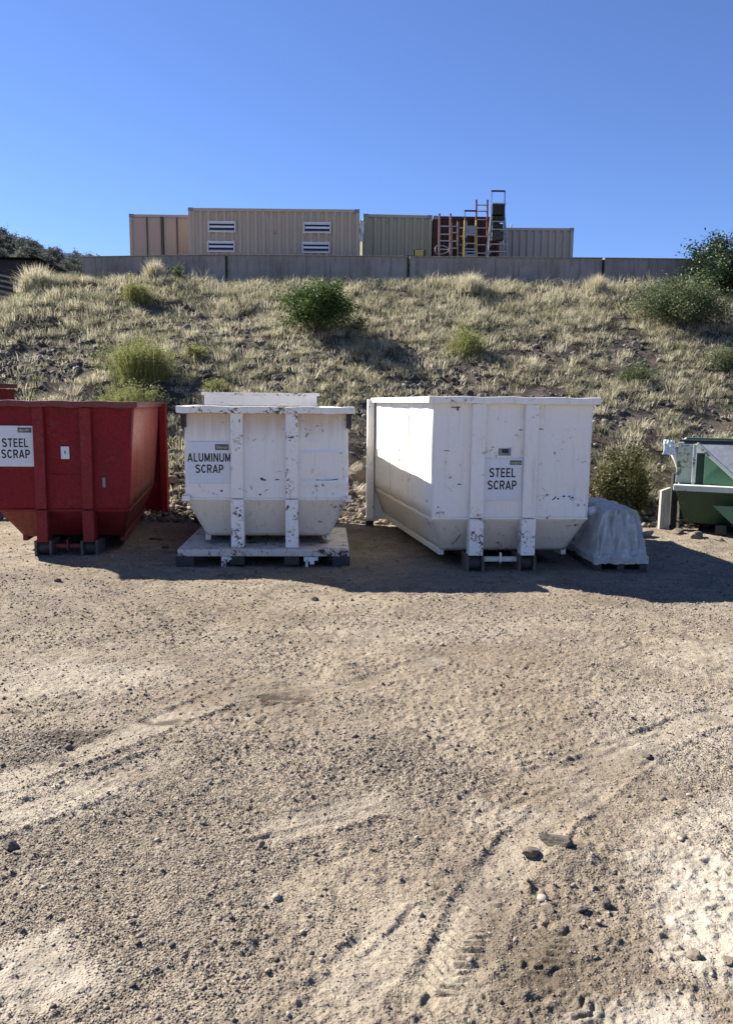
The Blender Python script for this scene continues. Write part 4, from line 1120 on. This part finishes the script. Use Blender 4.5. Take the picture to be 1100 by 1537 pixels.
container('pinkish tan shipping container showing its double doors at the left end', (-8.84, 30.2, 6.42), R(1), 2.44, 6.06, M['pinkish'], True)
lc = container('long tan shipping container with four white louvre vents', (-6.42, 29.1, 6.41), R(0), 6.06, 2.44, M['tan'], False, .285)
gc = container('khaki shipping container between the long tan one and the maroon one', (-.22, 29.8, 6.42), R(2.5), 2.5, 6.06, M['olive_tan'], False, .29)
rc = container('dark maroon shipping container behind the ladders', (2.33, 30.0, 6.42), R(1), 2.44, 6.06, M['maroon'], False, .28)
tcn = container('beige shipping container right of the ladders, set further back', (4.92, 31.8, 6.42), R(-1), 2.99, 2.44, M['tan2'], False, .28)
MB().tube([(.62, .3, 2.56), (.62, .3, 2.72), (.66, .28, 2.78)], .035, 8).build('roof_pipe', M['wood'], tcn)
for vx, vz in ((.70, 1.76), (.66, 1.08), (4.08, 1.76), (4.04, 1.08)):
    v = MB()
    wv, hv = .97, .38
    v.box(vx, vx+wv, -.02, .02, vz, vz+.035); v.box(vx, vx+wv, -.02, .02, vz+hv-.035, vz+hv)
    v.box(vx, vx+.035, -.02, .02, vz+.035, vz+hv-.035); v.box(vx+wv-.035, vx+wv, -.02, .02, vz+.035, vz+hv-.035)
    vo = v.build('louvre_vent', M['vent_white'], lc)
    MB().box(vx+.03, vx+wv-.03, .0, .018, vz+.03, vz+hv-.03).build('vent_back', M['vent_dark'], vo)
    s_ = MB()
    for z, hh in ((vz+.155, .07), (vz+.05, .02), (vz+hv-.085, .045)):
        s_.plate([(vx+.05, -.012, z), (vx+wv-.05, -.012, z), (vx+wv-.05, -.002, z+hh), (vx+.05, -.002, z+hh)], .006)
    s_.build('slats', M['vent_white'], vo)
# rag of white sheet caught in the gap
o = MB().plate([(-.10, 0, -.5), (.04, 0, -.5), (.09, .02, .18), (-.06, .0, .25)], .012, 4, 10, lambda u, v: .03*math.sin(v*11+u*4)).build('plastic_rag', M['sign']); o.location = (-.27, 29.35, 8.45)
tag(o, 'white plastic rag hanging in the gap between the tan and khaki containers', 'rag')

# ------------------------------------------------------------------ ladders behind the wall
M['fibre_orange'] = plain('orange_fibreglass', (.20,.05,.03), .5, .15, 6, bump=.05)
M['fibre_yellow'] = plain('yellow_fibreglass', (.36,.29,.07), .5, .15, 6, bump=.05)
M['alu_ladder'] = plain('dull_aluminium', (.34,.34,.34), .4, .15, 10, .6, bump=.05)
M['paleorange'] = plain('faded_orange_fibreglass', (.27,.17,.13), .5, .15, 6, bump=.05)

def straight_ladder(label, x0, x1, ztop, y, rungs, railm, lean=.25, zl=None, zr_=None):
    root = thing('ladder', label, 'ladder', ((x0+x1)/2, y, 6.4))
    h = (x1-x0)/2
    for s, zt in ((-1, zl or ztop), (1, zr_ or ztop)):
        L_ = zt-6.4
        MB().bar((s*h, 0, 0), (s*h, lean, L_), .06, .09, (0, 1, 0)).build('rail', M[railm], root, .006)
        MB().bar((s*h, lean-.005, L_-.01), (s*h, lean+.01, L_+.06), .056, .096, (0, 1, 0)).build('rail_cap', M['rubber'], root)
    for zt in rungs:
        t = (zt-6.4)/(ztop-6.4)
        MB().bar((-h+.025, lean*t-.02, zt-6.4), (h-.025, lean*t-.02, zt-6.4), .04, .035).build('rung', M['alu_ladder'], root)
    return root
straight_ladder('faded orange ladder at left with an oval hoop beside its foot', 2.47, 2.86, 8.80, 28.75, (6.7,7.0,7.3,7.62,7.92,8.15,8.43), 'paleorange', .3)
straight_ladder('shorter faded orange ladder just right of the hooped one', 2.92, 3.14, 8.45, 28.9, (6.7,7.0,7.3,7.7,7.95,8.25,8.47), 'paleorange', .3, 8.58, 8.62)
straight_ladder('dark ladder half hidden behind the yellow railed stepladder', 3.22, 3.52, 8.72, 29.3, (6.7,7.0,7.3,7.6,7.9,8.2,8.5), 'wood_dark', .3)
straight_ladder('tall dark orange extension ladder rising between the two stepladders', 3.84, 4.24, 9.44, 29.25, tuple(6.7+.3*i for i in range(9))+(9.32,), 'fibre_orange', .45)
o = MB().tube([(math.cos(a)*.24+(.05*math.cos(a*2)), 0, math.sin(a)*.15) for a in np.linspace(0, 2*math.pi, 25)], .018, 6).build('hoop', M['alu_ladder']); o.location = (2.50, 28.62, 7.56)
tag(o, 'pale oval hoop hung at the foot of the left ladder', 'hoop')

def step_ladder(label, loc, wtop, wbot, H, steps, railm, guard, bigsteps=(), frontm='alu_ladder'):
    root = thing('step_ladder', label, 'step ladder', loc)
    dep = .55
    X = lambda z: (wbot+(wtop-wbot)*min(1, z/H))/2
    for s in (-1, 1):
        MB().bar((s*wbot/2, 0, 0), (s*wtop/2, dep*.8, H), .045, .08, (0, 1, 0)).build('front_rail', M[railm], root, .006)
        MB().bar((s*wbot/2, dep*2.1, 0), (s*wtop/2, dep*1.0, H), .04, .05, (0, 1, 0)).build('rear_rail', M[railm], root, .006)
        MB().bar((s*wtop/2, dep*.8, H), (s*wtop/2, dep*.95, guard), .03, .03, (0, 1, 0)).build('guard_post', M['steel_dark' if s > 0 else 'alu_ladder'], root)
    MB().bar((-wtop/2-.02, dep*.95, guard), (wtop/2+.02, dep*.95, guard), .05, .055).build('guard_rail', M['rubber'], root, .01)
    for z in steps:
        t = z/H; x = X(z)-.02
        MB().box(-x, x, dep*.8*t-.03, dep*.8*t+.09, z-.015, z+.02).build('step', M[frontm], root, .005)
        for s in (-1, 1): MB().bar((s*(x-.06), dep*.8*t, z-.02), (s*x, dep*.8*t, z-.10), .02).build('step_brace', M['alu_ladder'], root)
    for z, hh in bigsteps:
        MB().box(-X(z)+.025, X(z)-.025, dep*.8*z/H-.01, dep*.8*z/H+.02, z, z+hh).build('face_plate', M['steel_grey'], root, .005)
    return root
step_ladder('yellow railed stepladder with pale grey plates and a dark guard bar', (3.56, 28.55, 6.4), .40, .48, 2.25, (.3,.55,.85,1.12,1.42,1.72), 'fibre_yellow', 2.58, ((.90,.14),(1.20,.05),(1.74,.30)))
pl_ = step_ladder('tallest platform stepladder with a guard frame above a dark platform', (4.52, 28.55, 6.4), .46, .84, 2.45, (.3,.58,.9,1.14,1.4,1.66,1.92,2.2), 'alu_ladder', 3.26)
MB().box(-.22, .22, .30, .62, 2.42, 2.78).build('platform_box', M['rubber'], pl_, .01)
MB().box(-.24, .24, .25, .40, 2.76, 2.80).build('platform_edge', M['alu_ladder'], pl_, .004)
MB().box(-.22, .20, .28, .60, 2.24, 2.36).build('tool_shelf', M['rubber'], pl_, .01)
MB().box(-.19, .17, .28, .60, 1.95, 2.10).build('tool_shelf', M['rubber'], pl_, .01)
MB().box(-.20, .20, .26, .55, 1.55, 1.85).build('tool_bag', M['wood_dark'], pl_, .02)
# yellow site box and cable on top of the wall
tb = thing('tool_case', 'small yellow tool case with black ends sitting on the wall', 'tool case', (1.69, 27.71, 7.155))
MB().box(-.15, .15, -.09, .09, 0, .20).build('case_body', M['fibre_yellow'], tb, .015)
for s in (-1, 1): MB().box(s*.18-.03, s*.18+.03, -.095, .095, 0, .21).build('case_end', M['rubber'], tb, .01)
MB().tube([(-.08, 0, .2), (-.06, 0, .24), (.06, 0, .24), (.08, 0, .2)], .012, 6).build('handle', M['rubber'], tb)
o = MB().tube([(-.22, 0, .0), (-.1, .01, .02), (.0, 0, .025), (.12, -.01, .02), (.28, 0, .03)], .022, 6).build('cable', M['rubber'], None, 0, True); o.location = (1.28, 27.71, 7.155)
tag(o, 'short black cable lying on the wall beside the yellow case', 'cable')

# ------------------------------------------------------------------ shed at far left
def shed():
    root = thing('shed', 'long low shed with dark slatted wall at the far left', 'shed', (-19.5, 42, 3.5))
    h = 5.95
    w_ = MB(); w_.add([(-8, 0, 0), (4.3, 0, 0), (4.3, 0, 4.9), (2.5, 0, h-.05), (-8, 0, h), (-8, 6, 0), (4.3, 6, 0), (4.3, 6, 4.9), (2.5, 6, h-.05), (-8, 6, h)],
        [(0,1,2,3,4), (9,8,7,6,5), (1,6,7,2), (0,4,9,5)])
    w_.build('wall', M['shed_dark'], root)
    r_ = MB(); r_.plate([(-8.2, -.3, h+.02), (2.55, -.3, h-.03), (2.55, 6.3, h-.03), (-8.2, 6.3, h+.02)], .08)
    r_.plate([(2.55, -.3, h-.03), (4.6, -.3, 4.8), (4.6, 6.3, 4.8), (2.55, 6.3, h-.03)], .08); r_.build('roof', M['shed_roof'], root)
    s_ = MB()
    for k in range(7):
        z = 3.9+k*.27
        s_.plate([(-2, -.06, z), (4.2, -.06, z-1.25), (4.2, -.02, z-1.15), (-2, -.02, z+.10)], .03)
    s_.build('slats', M['shed_slat'], root)
    for x, z in ((2.1, 5.05), (1.35, 4.5), (.85, 3.6)):
        MB().box(x-.14, x+.14, -.1, -.05, z, z+.05).build('painted_glint', M['vent_white'], root)  # small white boxes stand in for bright reflections on the wall
M['shed_dark'] = plain('dark_shed_boards', (.018,.017,.018), .7, .4, 2); M['shed_roof'] = plain('dark_shed_roofing', (.010,.010,.012), .95, .3, 2); M['shed_slat'] = plain('brown_shed_slats', (.26,.22,.17), .8, .3, 3)
M['shed_roof'].node_tree.nodes['Principled BSDF'].inputs['Specular IOR Level'].default_value = 0
shed()

# ------------------------------------------------------------------ wooded hill far left
def far_hill():
    xs = np.arange(-140, 20, 2.); ys = np.arange(80, 200, 2.)
    X, Y = np.meshgrid(xs, ys)
    ridge = 27.9 - .30*np.maximum(X+60, -40)*1.0
    ridge = np.where(X > -46, 23.7 - .24*(X+46) - .8*np.maximum(X+38, 0), ridge)
    Z = np.maximum(ridge, 2)*sm(78, 128, Y)*(1-.0*Y) + 2.5*(fbm(X*.06, Y*.06, 601)-.5)
    nu = len(xs); V = np.stack([X, Y, Z], -1).reshape(-1, 3)
    i = np.arange(len(ys)-1)[:, None]*nu + np.arange(nu-1)[None, :]
    tag(mesh_np('wooded_hill', V, np.stack([i, i+1, i+nu+1, i+nu], -1).reshape(-1, 4), M['hill'], smooth=True), kind='structure')
    rng = np.random.default_rng(91); protos = []
    for q in range(5):
        me_o = None
        nc = 16; d = rng.normal(size=(nc, 3)); d /= np.linalg.norm(d, axis=1)[:, None]
        cent = d*np.array([1.0, 1.0, .95])*(.5+.5*rng.random(nc))[:, None] + np.array([0, 0, 1.15])
        V, F, k = leaf_cloud(cent, rng.uniform(.16, .3, nc), 700, .13, rng)
        ct = rng.random(nc)
        o = mesh_np('crown', V, F, M['leaf_juniper'], None, {'tint': np.repeat(np.clip(.6*ct[k]+.4*rng.random(700), 0, 1), 4)})
        tr = MB().tube([(0, 0, -.3), (.03, 0, .6), (0, .02, 1.3)], [.12, .09, .04], 6).build('trunk', M['twig'])
        protos.append((o, tr))
    pts = []
    for _ in range(4000):
        x = rng.uniform(-82, -30); y = rng.uniform(98, 134)
        if abs(x/y) > .62: continue
        if all((x-a)**2+(y-b)**2 > 1.7**2 for a, b in pts): pts.append((x, y))
        if len(pts) >= 295: break
    first = [True]*5
    for j, (x, y) in enumerate(pts):
        c, tr = protos[j % 5]
        r = 27.9 - .30*max(x+60, -40) if x <= -46 else 23.7 - .24*(x+46) - .8*max(x+38, 0)
        z = max(r, 2)*float(sm(78, 128, np.array([y]))[0]) + 2.5*float(fbm(np.array([x*.06]), np.array([y*.06]), 601)[0]-.5)
        root = bpy.data.objects.new('juniper_tree', None); COL.objects.link(root)
        s = rng.uniform(.65, 1.25)
        root.location = (x, y, z-.6); root.rotation_euler = (0, 0, rng.uniform(0, 6.28)); root.scale = (s*rng.uniform(.9, 1.15), s, s*rng.uniform(.9, 1.15))
        tag(root, 'dark juniper tree among many on the far wooded hill', 'tree', 'juniper trees on the far hill')
        for p0 in (c, tr):
            if first[j % 5]: k = p0
            else: k = p0.copy(); COL.objects.link(k)
            k.parent = root
        first[j % 5] = False
far_hill()
